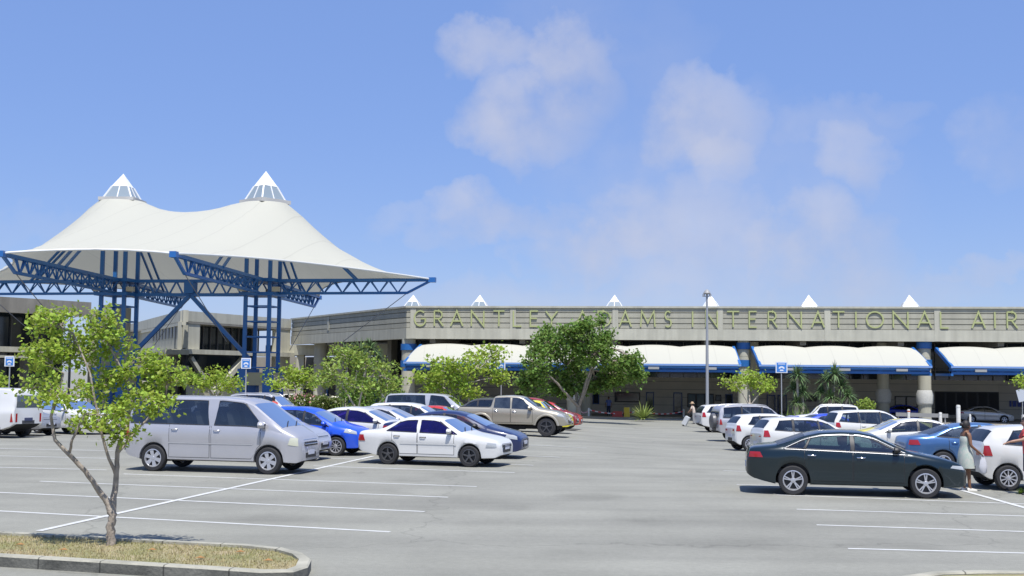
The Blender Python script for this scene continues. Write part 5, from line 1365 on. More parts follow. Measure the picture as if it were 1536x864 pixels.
def tree(name, label, base, stems, blobs, lmat, leaf, nl, bmat=BARK, group=None, seed=1, trunk_r=.08, cat='tree', tuft=.22, twr=.01, ntw=1.0, limb_r=None):
    """stems: list of point lists; blobs: (centre, radii, weight)"""
    rnd = random.Random(seed); root = thing(name, label, cat, base, 0, group); base = Vector(base)
    tm = MB(); ends = []
    for st in stems:
        pts = [Vector(p)-base for p, r in st]; rs = [r for p, r in st]
        # subdivide for organic wobble
        P = []; Q = []
        for i in range(len(pts)-1):
            for k in range(4):
                t = k/4; P.append(pts[i].lerp(pts[i+1], t)+Vector((rnd.gauss(0, 1), rnd.gauss(0, 1), 0))*rs[i]*.13); Q.append(rs[i]+(rs[i+1]-rs[i])*t)
        P.append(pts[-1]); Q.append(rs[-1]); tm.tube(P, Q, n=10); ends += [P[k] for k in range(len(P)//2, len(P), 2)]+[P[-1]]
    cm = MB(); wsum = sum(b[2] for b in blobs)
    for (c, rad, w) in blobs:
        c = Vector(c)-base; nt_ = max(3, int(nl*w/wsum/34)); src = min(ends, key=lambda e: (e-c).length)
        lr = (limb_r or trunk_r*.35)
        lp = branchy(tm, src, c, lr, lr*.4, rnd, wob=.05)
        for t in range(nt_):
            # twig ends biased to the outside of the blob
            d = Vector((rnd.gauss(0, 1), rnd.gauss(0, 1), rnd.gauss(0, 1))).normalized(); q = c+Vector((d.x*rad[0], d.y*rad[1], d.z*rad[2]))*rnd.uniform(.35, 1.0)**.6
            if rnd.random() < ntw:
                branchy(tm, lp[rnd.randrange(2, len(lp))], q, lr*.4, twr, rnd, n=3, wob=.08, ns=4)
            k = int(rnd.gauss(34, 10))
            tr = tuft*rnd.uniform(.6, 1.3)
            for _ in range(max(6, k)):
                e = Vector((rnd.gauss(0, 1), rnd.gauss(0, 1), rnd.gauss(0, .75)))*tr*.5
                leaf_quads(cm, q+e, leaf, rnd)
    tm.build('trunk', bmat, root, smooth=60); cm.build('crown', lmat, root)
    return root
# near tree on the island
tbp = G(167, 818, .11); ty = tbp.y
def A(px, py, dy=0.): return at(px, py, ty+dy)
RS = .70
stems = [[(tbp, .095), (A(166, 790), .085), (A(168, 772), .08), (A(163, 757), .07), (A(140, 722, -.1), .05), (A(112, 690, -.2), .045), (A(82, 660, -.3), .035), (A(76, 625, -.3), .03), (A(95, 560, -.2), .022)],
         [(A(168, 775), .07), (A(172, 735, .1), .06), (A(175, 700, .1), .05), (A(176, 672, .1), .045), (A(190, 640, .2), .035), (A(200, 590, .2), .025), (A(165, 520, .2), .02)],
         [(A(174, 712, .1), .04), (A(160, 680, 0), .03), (A(150, 640, -.1), .025), (A(135, 560, -.1), .02), (A(110, 500), .016)],
         [(A(104, 682, -.2), .03), (A(108, 660, -.3), .025), (A(128, 620, -.3), .02)],
         [(A(177, 680, .1), .03), (A(210, 640, .3), .025), (A(250, 600, .4), .018)]]
stems = [[(p_, r_*RS) for p_, r_ in st] for st in stems]
bl = []
for (px, py, dy, rx, rz, w) in [(82, 482, 0, 38, 24, 1.1), (60, 540, -.3, 34, 26, 1), (110, 530, .3, 40, 30, 1.3), (150, 490, .1, 30, 26, .9), (172, 515, .4, 26, 30, .6), (90, 585, -.5, 42, 26, .9), (150, 575, .4, 40, 26, .9),
                                (200, 560, .2, 40, 22, .75), (215, 600, -.2, 36, 20, .85), (255, 560, .3, 36, 20, .8), (240, 590, .5, 34, 18, .5), (165, 625, -.4, 34, 16, .6), (125, 635, .1, 26, 12, .35), (185, 610, .6, 26, 14, .4), (55, 575, .3, 24, 16, .35), (210, 535, .5, 22, 12, .25), (200, 650, 0, 12, 8, .1), (175, 655, -.1, 10, 8, .08)]:
    s = ty/FOC; bl.append((A(px, py, dy), (rx*s, rx*s*.8, rz*s), w))
tree('leafy_tree', 'small multi stemmed tree with yellow green leaves standing on the near planted island', tbp, stems, bl, LF_Y, .068, 7000, seed=11, tuft=.17, twr=.006, limb_r=.016)

def small_tree(label, px, py, Y, blobs_px, lmat=LF_Y, leaf=.2, nl=2600, seed=1, bm=BARKP, r=.10, forks=3, group='small round leafed trees in the car park', tuft=.5, name='leafy_tree', dyr=1.0):
    g = at(px, py, Y); g.z = gz(g.x, Y)-.02; s = Y/FOC; rnd = random.Random(seed)
    cx = sum(b[0] for b in blobs_px)/len(blobs_px); lo = max(b[1]+b[3] for b in blobs_px)
    stems = []; top = at(px, lo-2, Y)
    fork = g.lerp(top, .55); stems.append([(g, r), (fork, r*.75)])
    bb = []
    for (bx, by, rx, rz, w) in blobs_px: bb.append((at(bx, by, Y+rnd.uniform(-dyr, dyr)), (rx*s, rx*s*.9, rz*s), w))
    for k in range(forks):
        b = bb[int(k*len(bb)/forks)]; c = Vector(b[0]); stems.append([(fork, r*.55), (fork.lerp(c, .5)+Vector((0, 0, .1)), r*.38), (fork.lerp(c, .9), r*.2)])
    return tree(name, label, g, stems, bb, lmat, leaf, nl, bm, group, seed, trunk_r=r, tuft=tuft, twr=.012)
small_tree('round leafed tree rising between the blue hatchback and the old white saloon', 537, 640, 62, [(500, 560, 26, 18, 1), (520, 535, 24, 16, .8), (550, 545, 30, 20, 1), (580, 565, 25, 20, 1.1), (545, 580, 32, 14, .7), (485, 575, 14, 12, .4), (590, 590, 14, 10, .5)], LF_M, .19, 2200, 21)
small_tree('yellow green tree in front of the left end of the long white awning', 705, 640, 64, [(645, 565, 22, 20, .9), (670, 550, 24, 16, .9), (700, 555, 30, 24, 1.2), (730, 540, 26, 20, 1), (745, 530, 18, 10, .5), (700, 585, 32, 14, .8), (660, 590, 24, 12, .7), (745, 565, 16, 12, .5)], LF_Y, .2, 3300, 22)
small_tree('thin yellow green tree in front of the right leg of the blue tower', 440, 612, 74, [(420, 567, 20, 14, 1), (445, 562, 22, 14, 1), (462, 572, 16, 12, .7), (430, 582, 22, 8, .5)], LF_Y, .19, 1300, 23)
small_tree('thin yellow green tree left of the blue tower above the silver people carrier', 325, 612, 74, [(300, 572, 18, 10, .8), (325, 565, 22, 12, 1), (345, 575, 18, 11, .9), (320, 580, 26, 8, .6)], LF_Y, .19, 1300, 24)
small_tree('low spreading yellow green tree in front of the middle pillar', 1125, 605, 84, [(1100, 573, 16, 8, .8), (1122, 566, 22, 9, 1), (1143, 573, 18, 9, 1), (1150, 580, 10, 6, .4), (1120, 580, 26, 6, .6)], LF_Y, .2, 1500, 25)
small_tree('leafy branch tip entering at the left edge under the blue sign', -20, 640, 60, [(-12, 575, 22, 14, 1), (-40, 560, 30, 20, 1)], LF_Y, .2, 1300, 26)
small_tree('tree at the far right edge beside the awning', 1560, 640, 80, [(1548, 570, 22, 12, 1), (1575, 560, 30, 20, 1.2)], LF_Y, .2, 1300, 27)
big = [(800, 545, 28, 30, 1), (790, 575, 24, 14, .8), (820, 515, 28, 24, 1.2), (850, 545, 34, 36, 1.4), (872, 505, 24, 22, .9), (880, 485, 9, 9, .18), (895, 530, 32, 30, 1.3), (925, 560, 32, 22, 1.2), (945, 545, 18, 12, .5), (900, 575, 34, 14, .9), (840, 585, 34, 10, .8), (960, 540, 9, 10, .25), (905, 480, 6, 8, .12), (912, 505, 10, 8, .2), (960, 565, 10, 14, .35), (815, 495, 8, 8, .15), (845, 497, 10, 8, .2)]
small_tree('large dense dark green tree covering part of the lettering and the white awning', 868, 630, 86, [(872+(x-872)*.93, y, a*.88, b*.9, w) for x, y, a, b, w in big], LF_D, .25, 15000, 31, BARK, .22, 5, None, .55, name='shade_tree', dyr=2.5)

# spiky palms ---------------------------------------------------------
def rosette(m, c, R_, n, rnd, w=.05, up_=.0, droop=.35):
    for i in range(n):
        a = rnd.uniform(0, 2*PI); el = math.asin(rnd.uniform(-.3+up_, 1)); L = R_*rnd.uniform(.8, 1.1)
        d = Vector((math.cos(a)*math.cos(el), math.sin(a)*math.cos(el), math.sin(el))); s = Vector((-math.sin(a), math.cos(a), 0))
        p1 = c+d*L*.5; p2 = c+d*L+Vector((0, 0, -droop*L*math.cos(el)))
        m.add([c-s*w*.4, c+s*w*.4, p1+s*w, p1-s*w, p2], [(0, 1, 2, 3), (3, 2, 4)])
def spiky(label, px, py, Y, heads, R_, name='spiky_palm', seed=3, n=110, lm=None, group=None, w=.05):
    rnd = random.Random(seed); g = at(px, py, Y); g.z = gz(g.x, Y); root = thing(name, label, 'palm' if 'palm' in name else 'plant', g, 0, group); tm = MB(); cm = MB()
    for (hx, hy, k) in heads:
        c = at(hx, hy, Y+rnd.uniform(-.5, .5))-g; st = Vector((c.x*.35, 0, 0))
        tm.tube([st, st.lerp(c, .5)+Vector((rnd.gauss(0, .05), 0, 0)), c], [.12, .09, .07], n=8); rosette(cm, c, R_*k, n, rnd, w)
    tm.build('trunk', BARKP, root, smooth=50); cm.build('crown', lm or LF_P, root); return root
spiky('spiky green palm clump just right of the blue bay sign', 1195, 622, 88, [(1196, 565, 1), (1190, 585, .9), (1204, 590, .9), (1195, 605, .8)], 1.15, seed=4)
spiky('taller spiky palm clump with several heads behind the white boxy off-roader', 1252, 624, 88, [(1240, 572, 1), (1252, 562, 1.05), (1262, 582, 1), (1272, 595, .9), (1246, 598, .95), (1232, 590, .8)], 1.15, seed=5)
spiky('dark spiky plant among the trees in front of the terminal wing', 520, 622, 82, [(520, 535, 1), (540, 530, 1.1), (565, 545, 1.1), (555, 525, .8)], 1.35, seed=6)
# agave
rnd = random.Random(8); gq = at(965, 626, 96); gq.z = gz(gq.x, 96)+.1; ag = thing('agave_plant', 'pale yellow striped agave with sword shaped leaves on the median strip', 'plant', gq)
m = MB(); rosette(m, Vector((0, 0, .1)), 1.55, 90, rnd, .07, .3, .12); m.build('leaves', LF_A, ag)

# hedges ----------------------------------------------------------------
def bush(name, label, pts, nl, leaf, lm, seed, flowers=None, grp=None):
    rnd = random.Random(seed); g = Vector(pts[0][0]); base = Vector((g.x, g.y, gz(g.x, g.y))); root = thing(name, label, 'shrub', base, 0, grp); m = MB(); fm = MB(); st = MB()
    for (c, rx, rz) in pts:
        c = Vector(c)-base
        for i in range(int(nl/len(pts))):
            d = Vector((rnd.gauss(0, 1), rnd.gauss(0, 1), rnd.gauss(0, 1))).normalized()*rnd.uniform(.2, 1)**.5
            p = c+Vector((d.x*rx, d.y*rx*.7, d.z*rz)); leaf_quads(m, p, leaf, rnd)
            if flowers and rnd.random() < .09 and d.z > -.2: leaf_quads(fm, p+Vector((0, 0, .08)), leaf*1.0, rnd)
        for k in range(5): branchy(st, Vector((c.x, c.y, 0)), c+Vector((rnd.gauss(0, .3)*rx, 0, rnd.gauss(0, .3)*rz)), .025, .01, rnd, n=2, ns=4)
    m.build('foliage', lm, root); st.build('stems', BARKP, root)
    if flowers: fm.build('blossom', flowers, root)
    return root
def hp(px, py, Y, rx, rz): p = at(px, py, Y); return (p, rx, rz)
LF_H = leafmat('leaf_hedge', (.16, .20, .05)); PINK = mat('pink_blossom', (.55, .22, .25), .6); CREAM = mat('cream_blossom', (.62, .58, .42), .6)
bush('flowering_shrub', 'flowering shrub with pink blossoms behind the blue hatchback roof', [hp(455, 603, 70, 1.0, .5), hp(475, 605, 70, .8, .5)], 1500, .16, LF_H, 1, PINK, 'flowering shrubs along the hedge')
bush('flowering_shrub', 'flowering shrub with cream blossoms left of the grey vans', [hp(485, 604, 69, .8, .45), hp(500, 605, 69, .6, .4)], 1200, .16, LF_H, 2, CREAM, 'flowering shrubs along the hedge')
LG = leafmat('grass_tuft', (.19, .27, .05))
def tuft(name, label, px, py, Y, wid, R_, n, seed, lm=LG):
    rnd = random.Random(seed); g = at(px, py, Y); g.z = gz(g.x, Y); root = thing(name, label, 'plant', g); m = MB()
    for i in range(n): rosette(m, Vector((rnd.uniform(-wid, wid), rnd.uniform(-.5, .5), .05)), R_*rnd.uniform(.7, 1.1), 7, rnd, .03, .5, .2)
    m.build('blades', lm, root); return root
tuft('grass_clump', 'tall yellow green grass clump under the round leafed tree', 545, 625, 68, 1.6, 1.5, 90, 4)
tuft('grass_clump', 'bright green grass clump below the left spiky palm', 1200, 632, 84, .9, 1.5, 60, 5)
bush('leafy_shrub', 'dark green shrub in the shade behind the grass clump', [hp(560, 595, 76, 1.8, 1.3), hp(540, 590, 76, 1.5, 1.2)], 2200, .2, LF_D, 7)
bush('leafy_shrub', 'small shrub in the shade beside the right rear pillar', [hp(1298, 609, 94, .8, .6)], 500, .2, LF_M, 9)
# ================================================================ PROPS
GALV = mat('galvanised_steel', (.36, .37, .38), .45, metal=.3)
def put(m, name, label, cat, mats, smooth=None, group=None):
    o = m.build(name, mats, smooth=smooth); recenter(o); return tag(o, label, cat, group)
# lamp post
g = at(1061, 640, 78); g.z = gz(g.x, 78); root = thing('street_lamp', 'tall grey lamp post with a round head in front of the terminal lettering', 'lamp post', g)
zt_ = at(1057, 440, 78).z-g.z
MB().tube([(0, 0, 0), (0, 0, .4), (0, 0, .42), (0, 0, zt_*.5), (0, 0, zt_)], [.15, .15, .11, .10, .065], n=12).build('pole', GALV, root, smooth=40)
m = MB(); m.lathe([(.001, .28), (.10, .23), (.22, .08), (.25, 0), (.2, -.05), (.001, -.06)], c=(0, 0, zt_), n=16); m.build('lamp_head', mat('lamp_head_grey', (.30, .30, .29), .5), root, smooth=40)
m = MB(); m.box((.22, 0, zt_-.12), (.13, .16, .16)); m.box((-.22, 0, zt_-.12), (.13, .16, .16)); m.beam((-.3, 0, zt_-.2), (.3, 0, zt_-.2), .05); m.build('lamp_bracket', GALV, root)
# blue bay signs
SB = mat('sign_panel_blue', (.05, .20, .55), .4); SWH = mat('sign_white', (.7, .72, .75), .4)
def bay_sign(px, py, Y, w, h, label):
    c = at(px, py, Y); g = Vector((c.x, c.y, gz(c.x, c.y))); z = c.z-g.z; root = thing('parking_sign', label, 'sign', g, 0, 'blue parking signs on grey poles')
    MB().tube([(0, 0, 0), (0, 0, z+h/2)], .035, n=8).build('pole', GALV, root, smooth=50)
    b = MB().box((0, -.05, z), (w, .03, h)).build('sign_board', SWH, root)
    MB().box((0, -.07, z), (w-.12, .014, h-.12)).build('blue_face', SB, b)
    m = MB(); m.box((0, -.079, z+h*.30), (w*.62, .006, h*.07)); P = arc(0, z-h*.12, w*.26, h*.22, 0, 180, 12)
    m.add([(x, -.082, y) for x, y in P]+[(x*.45, -.082, z-h*.12+(y-z+h*.12)*.35) for x, y in P], [(i, i+1, i+14, i+13) for i in range(12)]); m.box((0, -.08, z-h*.27), (w*.3, .006, h*.12)); m.build('white_symbol', SWH, b)
bay_sign(369.5, 545, 62, .52, .56, 'blue and white parking sign in front of the tall blue tower')
bay_sign(1172, 551, 74, .74, .70, 'blue and white parking sign right of the middle pillar')
bay_sign(752, 548, 66, .45, .50, 'blue and white parking sign between the yellow green tree and the large dark tree')
bay_sign(15, 542, 60, .50, .52, 'blue and white parking sign at the left edge above the white panel van')
c = at(1536, 592, 90); 
# bollards
BOLW = mat('bollard_white', (.66, .66, .63), .6, var=.1, vscale=6)
def bollard(px, pyb, h, r, label, Y=None, mt=BOLW, grp='white bollards along the kerbed strip', cap=None):
    g = G(px, pyb) if Y is None else at(px, pyb, Y); g.z = gz(g.x, g.y)+.18
    root = thing('bollard', label, 'bollard', g, 0, grp)
    MB().lathe([(r*1.0, 0), (r, h-.1), (r*.85, h-.02), (.001, h)], n=14).build('post', mt, root, smooth=50)
    MB().lathe([(r*1.04, h-.22), (r*1.06, h-.20), (r*1.06, h-.14), (r*1.04, h-.12)], n=14).build('cap_ring', cap or mt, root, smooth=50)
    return root
kp = lambda px: (onplane(px, 620, ka+(kb-ka).normalized().cross(Vector((0, 0, 1)))*-0.9, (kb-ka).normalized()) if px < 1050 else onplane(px, 620, kb+(kc-kb).normalized().cross(Vector((0, 0, 1)))*-0.9, (kc-kb).normalized()))
def kb_bollard(px, h, r, label, **kw):
    p = kp(px); p.z = gz(p.x, p.y)+.18; root = thing('bollard', label, 'bollard', p, 0, kw.get('grp', 'white bollards along the kerbed strip'))
    MB().lathe([(r*1.0, 0), (r, h-.1), (r*.85, h-.02), (.001, h)], n=14).build('post', BOLW, root, smooth=50)
    MB().lathe([(r*1.04, h-.22), (r*1.06, h-.20), (r*1.06, h-.14), (r*1.04, h-.12)], n=14).build('cap_ring', kw.get('cap', BOLW), root, smooth=50); return root
b1 = kb_bollard(883, .75, .09, 'white bollard right of the red hatchback holding the tape end')
b2 = kb_bollard(957.5, .65, .08, 'white bollard in front of the pale agave')
b3 = kb_bollard(1025.5, .72, .09, 'white bollard beside the person with the luggage')
kb_bollard(1287, .80, .10, 'white bollard behind the roof of the white people carrier')
kb_bollard(1363, 1.05, .12, 'white bollard with an orange top beside the right pillar', cap=mat('orange_band', (.5, .12, .04), .5))
kb_bollard(1410.5, .85, .13, 'square looking white post right of the grey barrier')
kb_bollard(1437.5, 1.45, .16, 'tallest white bollard just left of the silver saloon')
kb_bollard(1455, .75, .08, 'thin white bollard in front of the silver saloon wheel')
kb_bollard(1534, .8, .09, 'white bollard at the right edge above the red shirt')
# tapes
TAPE = mat('white_tape', (.7, .68, .66), .5); TAPER = mat('red_tape', (.6, .05, .05), .5)
def tape(px0, px1, label):
    a, b = kp(px0), kp(px1); a.z = gz(a.x, a.y)+.78; b.z = gz(b.x, b.y)+.72; m = MB(); n = 16
    for i in range(n):
        t0, t1 = i/n, (i+1)/n; p = a.lerp(b, t0); q = a.lerp(b, t1); p.z -= .28*4*t0*(1-t0); q.z -= .28*4*t1*(1-t1)
        m.beam(p, q, .02, .09, mi=i % 2)
    put(m, 'barrier_tape', label, 'tape', [TAPE, TAPER], group='red and white barrier tapes')
tape(868, 883, 'short red and white tape left of the first bollard'); tape(883, 957, 'red and white tape sagging between bollards left of the agave'); tape(957, 1025, 'red and white tape sagging between bollards right of the agave')
# grey barrier
a, b = kp(1344), kp(1422); root = thing('guard_rail', 'low grey barrier rail near the right pillar', 'barrier', (a.x, a.y, gz(a.x, a.y)+.18)); m = MB(); m.beam((0, 0, .62), (b.x-a.x, b.y-a.y, .62), .08, .30); m.build('rail', mat('rail_grey', (.33, .33, .32), .6), root)
for f in (.05, .5, .95): MB().beam(((b.x-a.x)*f, (b.y-a.y)*f+.06, 0), ((b.x-a.x)*f, (b.y-a.y)*f+.06, .6), .08).build('post', GALV, root)
# floor sign
q = kp(940); q.z = gz(q.x, q.y)+.2; root = thing('floor_sign', 'yellow folding floor sign left of the agave', 'sign', q)
YS = mat('yellow_plastic', (.62, .45, .02), .5)
MB().box((0, -.18, .42), (.5, .03, .86), rot=Matrix.Rotation(R(-12), 3, 'X')).build('front_panel', YS, root); MB().box((.06, .18, .42), (.5, .03, .86), rot=Matrix.Rotation(R(12), 3, 'X')).build('rear_panel', SWH, root)
q = kp(926); q.z = gz(q.x, q.y)+.2; root = thing('road_barrier', 'low red plastic barrier left of the yellow floor sign', 'barrier', q)
m = MB(); m.prism([(-.5, -.2), (.5, -.2), (.42, .0), (.42, .2), (-.42, .2), (-.42, 0)], 0, .12); m.box((0, 0, .3), (.85, .16, .38)); m.build('barrier_body', mat('red_plastic', (.42, .06, .05), .5), root)
# notice on a post at right
c = at(1532, 593, 86); root = thing('notice_board', 'tilted pale notice at the right edge', 'sign', (c.x, c.y, gz(c.x, c.y)))
MB().tube([(0, 0, 0), (.1, 0, c.z-gz(c.x, c.y))], .03, n=6).build('post', GALV, root); MB().box((0, -.04, c.z-gz(c.x, c.y)), (.62, .03, .9), rot=Matrix.Rotation(R(-14), 3, 'Y')).build('panel', mat('notice_pale', (.5, .53, .58), .5), root)
# litter: fallen leaves on kerb
rnd = random.Random(4)
extra_ = [(30, 818, 'dry leaf on the brown soil at the left edge'), (95, 826, 'dry leaf on the soil left of the trunk'), (228, 826, 'dry leaf on the soil just right of the trunk'), (300, 838, 'dry leaf on the soil halfway to the rounded island end'), (360, 829, 'dry leaf near the rear kerb of the island')]
for (px, py, lab) in tuple(extra_)+((55, 853, 'dry orange leaf on the asphalt in front of the kerb'), (402, 842, 'dry orange leaf on the island soil near its rounded end')):
    p = G(px, py, .0 if py > 850 or px > 480 else .12); m = MB()
    m.add([(p.x-.07, p.y, p.z+.01), (p.x, p.y-.035, p.z+.02), (p.x+.07, p.y, p.z+.012), (p.x, p.y+.035, p.z+.035), (p.x, p.y, p.z+.008)], [(0, 1, 4), (1, 2, 4), (2, 3, 4), (3, 0, 4)]); put(m, 'fallen_leaf', lab, 'leaf', mat('dry_leaf', (.32, .17, .06), .8))

# ================================================================ PEOPLE
SK_D = mat('brown_skin', (.20, .095, .05), .55); SK_L = mat('tan_skin', (.42, .24, .16), .55); HAIRD = mat('dark_hair', (.015, .012, .01), .6)
def skin_mesh(name, J, E, rad, root_i, matl, sub=2):
    me = bpy.data.meshes.new(name+'_sk'); me.from_pydata(J, E, []); o = bpy.data.objects.new(name+'_sk', me); COL.objects.link(o)
    md = o.modifiers.new('s', 'SKIN'); 
    if not me.skin_vertices: me.skin_vertices.new(name='')
    for i, r in enumerate(rad): me.skin_vertices[0].data[i].radius = (r, r) if not isinstance(r, tuple) else r
    me.skin_vertices[0].data[root_i].use_root = True
    md.use_smooth_shade = True; sd = o.modifiers.new('d', 'SUBSURF'); sd.levels = sub; sd.render_levels = sub
    dg = bpy.context.evaluated_depsgraph_get(); out = bpy.data.meshes.new_from_object(o.evaluated_get(dg)); out.name = name
    bpy.data.objects.remove(o); out.materials.clear(); out.materials.append(matl)
    out.polygons.foreach_set('use_smooth', [True]*len(out.polygons)); return out
def person(label, loc, yaw, skin, hgt=1.7, shirt=None, lower=None, kind='shorts', hair='short', arms=None, legs=None, lean=0., hat=None, shoes=BLACK, head_yaw=0, group=None, sleeves=True):
    """+x is the facing direction. arms: list for (side) -> (elbow, wrist) ; y+ is the left side"""
    root = thing('person', label, 'person', loc, yaw, group); k = hgt/1.7; V = Vector
    arms = arms or {1: (V((.03, .27, 1.12)), V((.08, .28, .88))), -1: (V((.03, -.27, 1.12)), V((.08, -.28, .88)))}
    legs = legs or {1: (V((.03, .10, .50)), V((0, .10, .08))), -1: (V((.03, -.10, .50)), V((.0, -.10, .08)))}
    J = []; E = []; Rd = []
    def j(p, r, par=None):
        J.append(V(p)*k); Rd.append(r*k if not isinstance(r, tuple) else (r[0]*k, r[1]*k)); i = len(J)-1
        if par is not None: E.append((par, i))
        return i
    pel = j((0, 0, .95), (.15, .11)); wai = j((lean*.2, 0, 1.10), (.125, .095), pel); che = j((lean*.6, 0, 1.28), (.155, .11), wai); shl = j((lean, 0, 1.40), (.11, .08), che); nk = j((lean+.01, 0, 1.475), .052, shl); hd = j((lean+.02, 0, 1.56), (.072, .085), nk); ht = j((lean+.015, 0, 1.65), (.068, .08), hd)
    hands = {}
    for s in (1, -1):
        sh = j((lean, s*.17, 1.395), .055, shl); e, w = arms[s]; el = j(e, .038, sh); wr = j(w, .026, el)
        d = (w-e).normalized(); pm_ = j(w+d*.045, (.036, .018), wr); hd_ = w+d*.085
        sidev = d.cross(V((1, 0, 0)) if abs(d.x) < .9 else V((0, 0, 1))).normalized(); bend = d.cross(sidev)
        hands[s] = w+d*.1
        for q, L in zip((-1.5, -.5, .5, 1.5), (.055, .07, .072, .06)):
            b = j(hd_+sidev*q*.017-d*.01, .009, pm_); c = j(hd_+sidev*q*.019+d*L*.5+bend*.006, .0085, b); j(hd_+sidev*q*.019+d*L*.85+bend*.028, .007, c)
        th = j(w+d*.03+sidev*.035, .010, wr); j(w+d*.065+sidev*.055+bend*.02, .009, th)
        hp_ = j((0, s*.09, .90), .085, pel); kn, an = legs[s]; ki = j(kn, .055, hp_); ai = j(an, .036, ki); j(an+V((.05, 0, -.045)), (.034, .03), ai)
    body = link('body', skin_mesh('body', [tuple(p) for p in J], E, Rd, 0, skin), root)
    HC = V((lean+.02, 0, 1.60))*k
    # face and head volume
    m = MB(); rows = []
    for i in range(11):
        t = PI*i/10; zz = math.cos(t)*.118; rr = math.sin(t)
        rows.append([HC+V((math.cos(a)*rr*.095+(.012 if zz < -.03 else 0), math.sin(a)*rr*.076*(1-.18*(zz < -.05)), zz))*1.0 for a in [2*PI*q/16 for q in range(17)]])
    m.grid(rows, flip=True); fx = HC+V((.094, 0, -.012)); m.add([fx+V((-.01, -.014, -.02)), fx+V((-.01, .014, -.02)), fx+V((.022, 0, -.018)), fx+V((-.004, 0, .03))], [(0, 2, 3), (2, 1, 3), (0, 1, 2)])
    for s in (1, -1): m.lathe([(.001, -.012), (.022, -.006), (.026, .004), (.001, .01)], c=HC+V((-.005, s*.078, -.01)), n=8, axis='Y')
    m.build('head', skin, root, smooth=50, fix=True)
    m = MB()
    for s in (1, -1): m.box(HC+V((.088, s*.031, .008)), (.012, .022, .010))
    m.build('eyes', BLACK, root)
    MB().box(HC+V((.088, 0, -.058)), (.012, .042, .008)).build('mouth', mat('lips', (.3, .08, .06), .5), root)
    # hair
    m = MB(); rows = []; drop = {'short': 2.0, 'bun': 2.05, 'long': 2.5}[hair]
    for i in range(10):
        t = drop*i/9; zz = math.cos(t)*.13; rr = math.sin(t); row = []
        for q in range(17):
            a = 2*PI*q/16; f = math.cos(a); lim = 1.0
            zz2 = zz
            if f > .45: zz2 = max(zz, .045)
            row.append(HC+V((f*rr*.108-.008, math.sin(a)*rr*.09, zz2+.004)))
        rows.append(row)
    m.grid(rows, flip=True)
    if hair == 'bun':
        m.lathe([(.001, -.05), (.045, -.03), (.055, 0), (.045, .03), (.001, .05)], c=HC+V((-.11, 0, .03)), n=10)
    m.build('hair', HAIRD, root, smooth=60, fix=True)
    if hat:
        m = MB(); m.lathe([(.001, .17), (.06, .165), (.105, .13), (.115, .05), (.20, .035), (.205, .03), (.11, .035)], c=HC, n=20); m.build('hat', hat, root, smooth=50)
    def shell(rows, n=18):
        R_ = []
        for (x, y, z, rx, ry) in rows: R_.append([V((x+rx*math.cos(2*PI*q/n), y+ry*math.sin(2*PI*q/n), z))*k for q in range(n+1)])
        return R_
    if shirt and kind != 'dress':
        m = MB(); m.grid(shell([(0, 0, .90, .125, .175), (lean*.1, 0, 1.0, .125, .17), (lean*.25, 0, 1.12, .12, .16), (lean*.6, 0, 1.27, .135, .185), (lean*.9, 0, 1.36, .125, .185), (lean, 0, 1.42, .10, .165), (lean, 0, 1.46, .07, .08), (lean, 0, 1.475, .06, .062)]), flip=True)
        if sleeves:
            for s in (1, -1):
                e, w = arms[s]; a = V((lean, s*.14, 1.40)); b = a.lerp(e, .15); c = V((lean, s*.17, 1.395)).lerp(e, .75)
                m.tube([a*k, b*k, c*k], [.075*k, .072*k, .062*k], n=12, cap=False)
        m.build('shirt', shirt, root, smooth=60)
    if kind == 'dress':
        m = MB(); m.grid(shell([(.01, 0, .56, .20, .24), (0, 0, .62, .20, .235), (0, 0, .78, .185, .225), (0, 0, .93, .165, .20), (0, 0, 1.02, .14, .175), (0, 0, 1.10, .12, .15), (lean*.5, 0, 1.2, .13, .165), (lean*.7, 0, 1.3, .135, .165), (lean*.8, 0, 1.34, .115, .14)]), flip=True)
        for s in (1, -1): m.beam(V((lean+.07, s*.07, 1.33))*k, V((lean, s*.085, 1.455))*k, .02, .012); m.beam(V((lean-.07, s*.07, 1.33))*k, V((lean, s*.085, 1.455))*k, .02, .012)
        m.build('dress', shirt, root, smooth=60)
    elif lower:
        m = MB(); m.grid(shell([(0, 0, .80, .12, .17), (0, 0, .90, .122, .172), (0, 0, .99, .118, .165)]), flip=True)
        for s in (1, -1):
            kn, an = legs[s]; end = kn.lerp(an, .0) if kind == 'shorts' else an+V((0, 0, .0))
            hp2 = V((0, s*.09, .90))
            P = [hp2, hp2.lerp(kn, .5), kn] + ([an.lerp(kn, .4), an] if kind != 'shorts' else []); rr = [.105, .095, .082]+([.068, .06] if kind != 'shorts' else [])
            m.tube([p*k for p in P], [r*k for r in rr], n=12, cap=False)
        m.build('shorts' if kind == 'shorts' else 'trousers', lower, root, smooth=60)
    for s in (1, -1):
        an = legs[s][1]; rows = []
        for (x, w, h) in ((-.07, .03, .05), (-.05, .038, .075), (.02, .04, .08), (.10, .045, .055), (.17, .04, .04), (.19, .025, .03)):
            c = V((an.x+x, an.y, 0)); rows.append([(c+V((0, w*math.cos(t), max(0, h*math.sin(t)))))*k for t in [PI*q/8 for q in range(9)]]+[(c+V((0, w, 0)))*k])
        m = MB(); m.grid(rows); m.build('shoe', shoes, root, smooth=60, fix=True)
    return root, hands
V = Vector
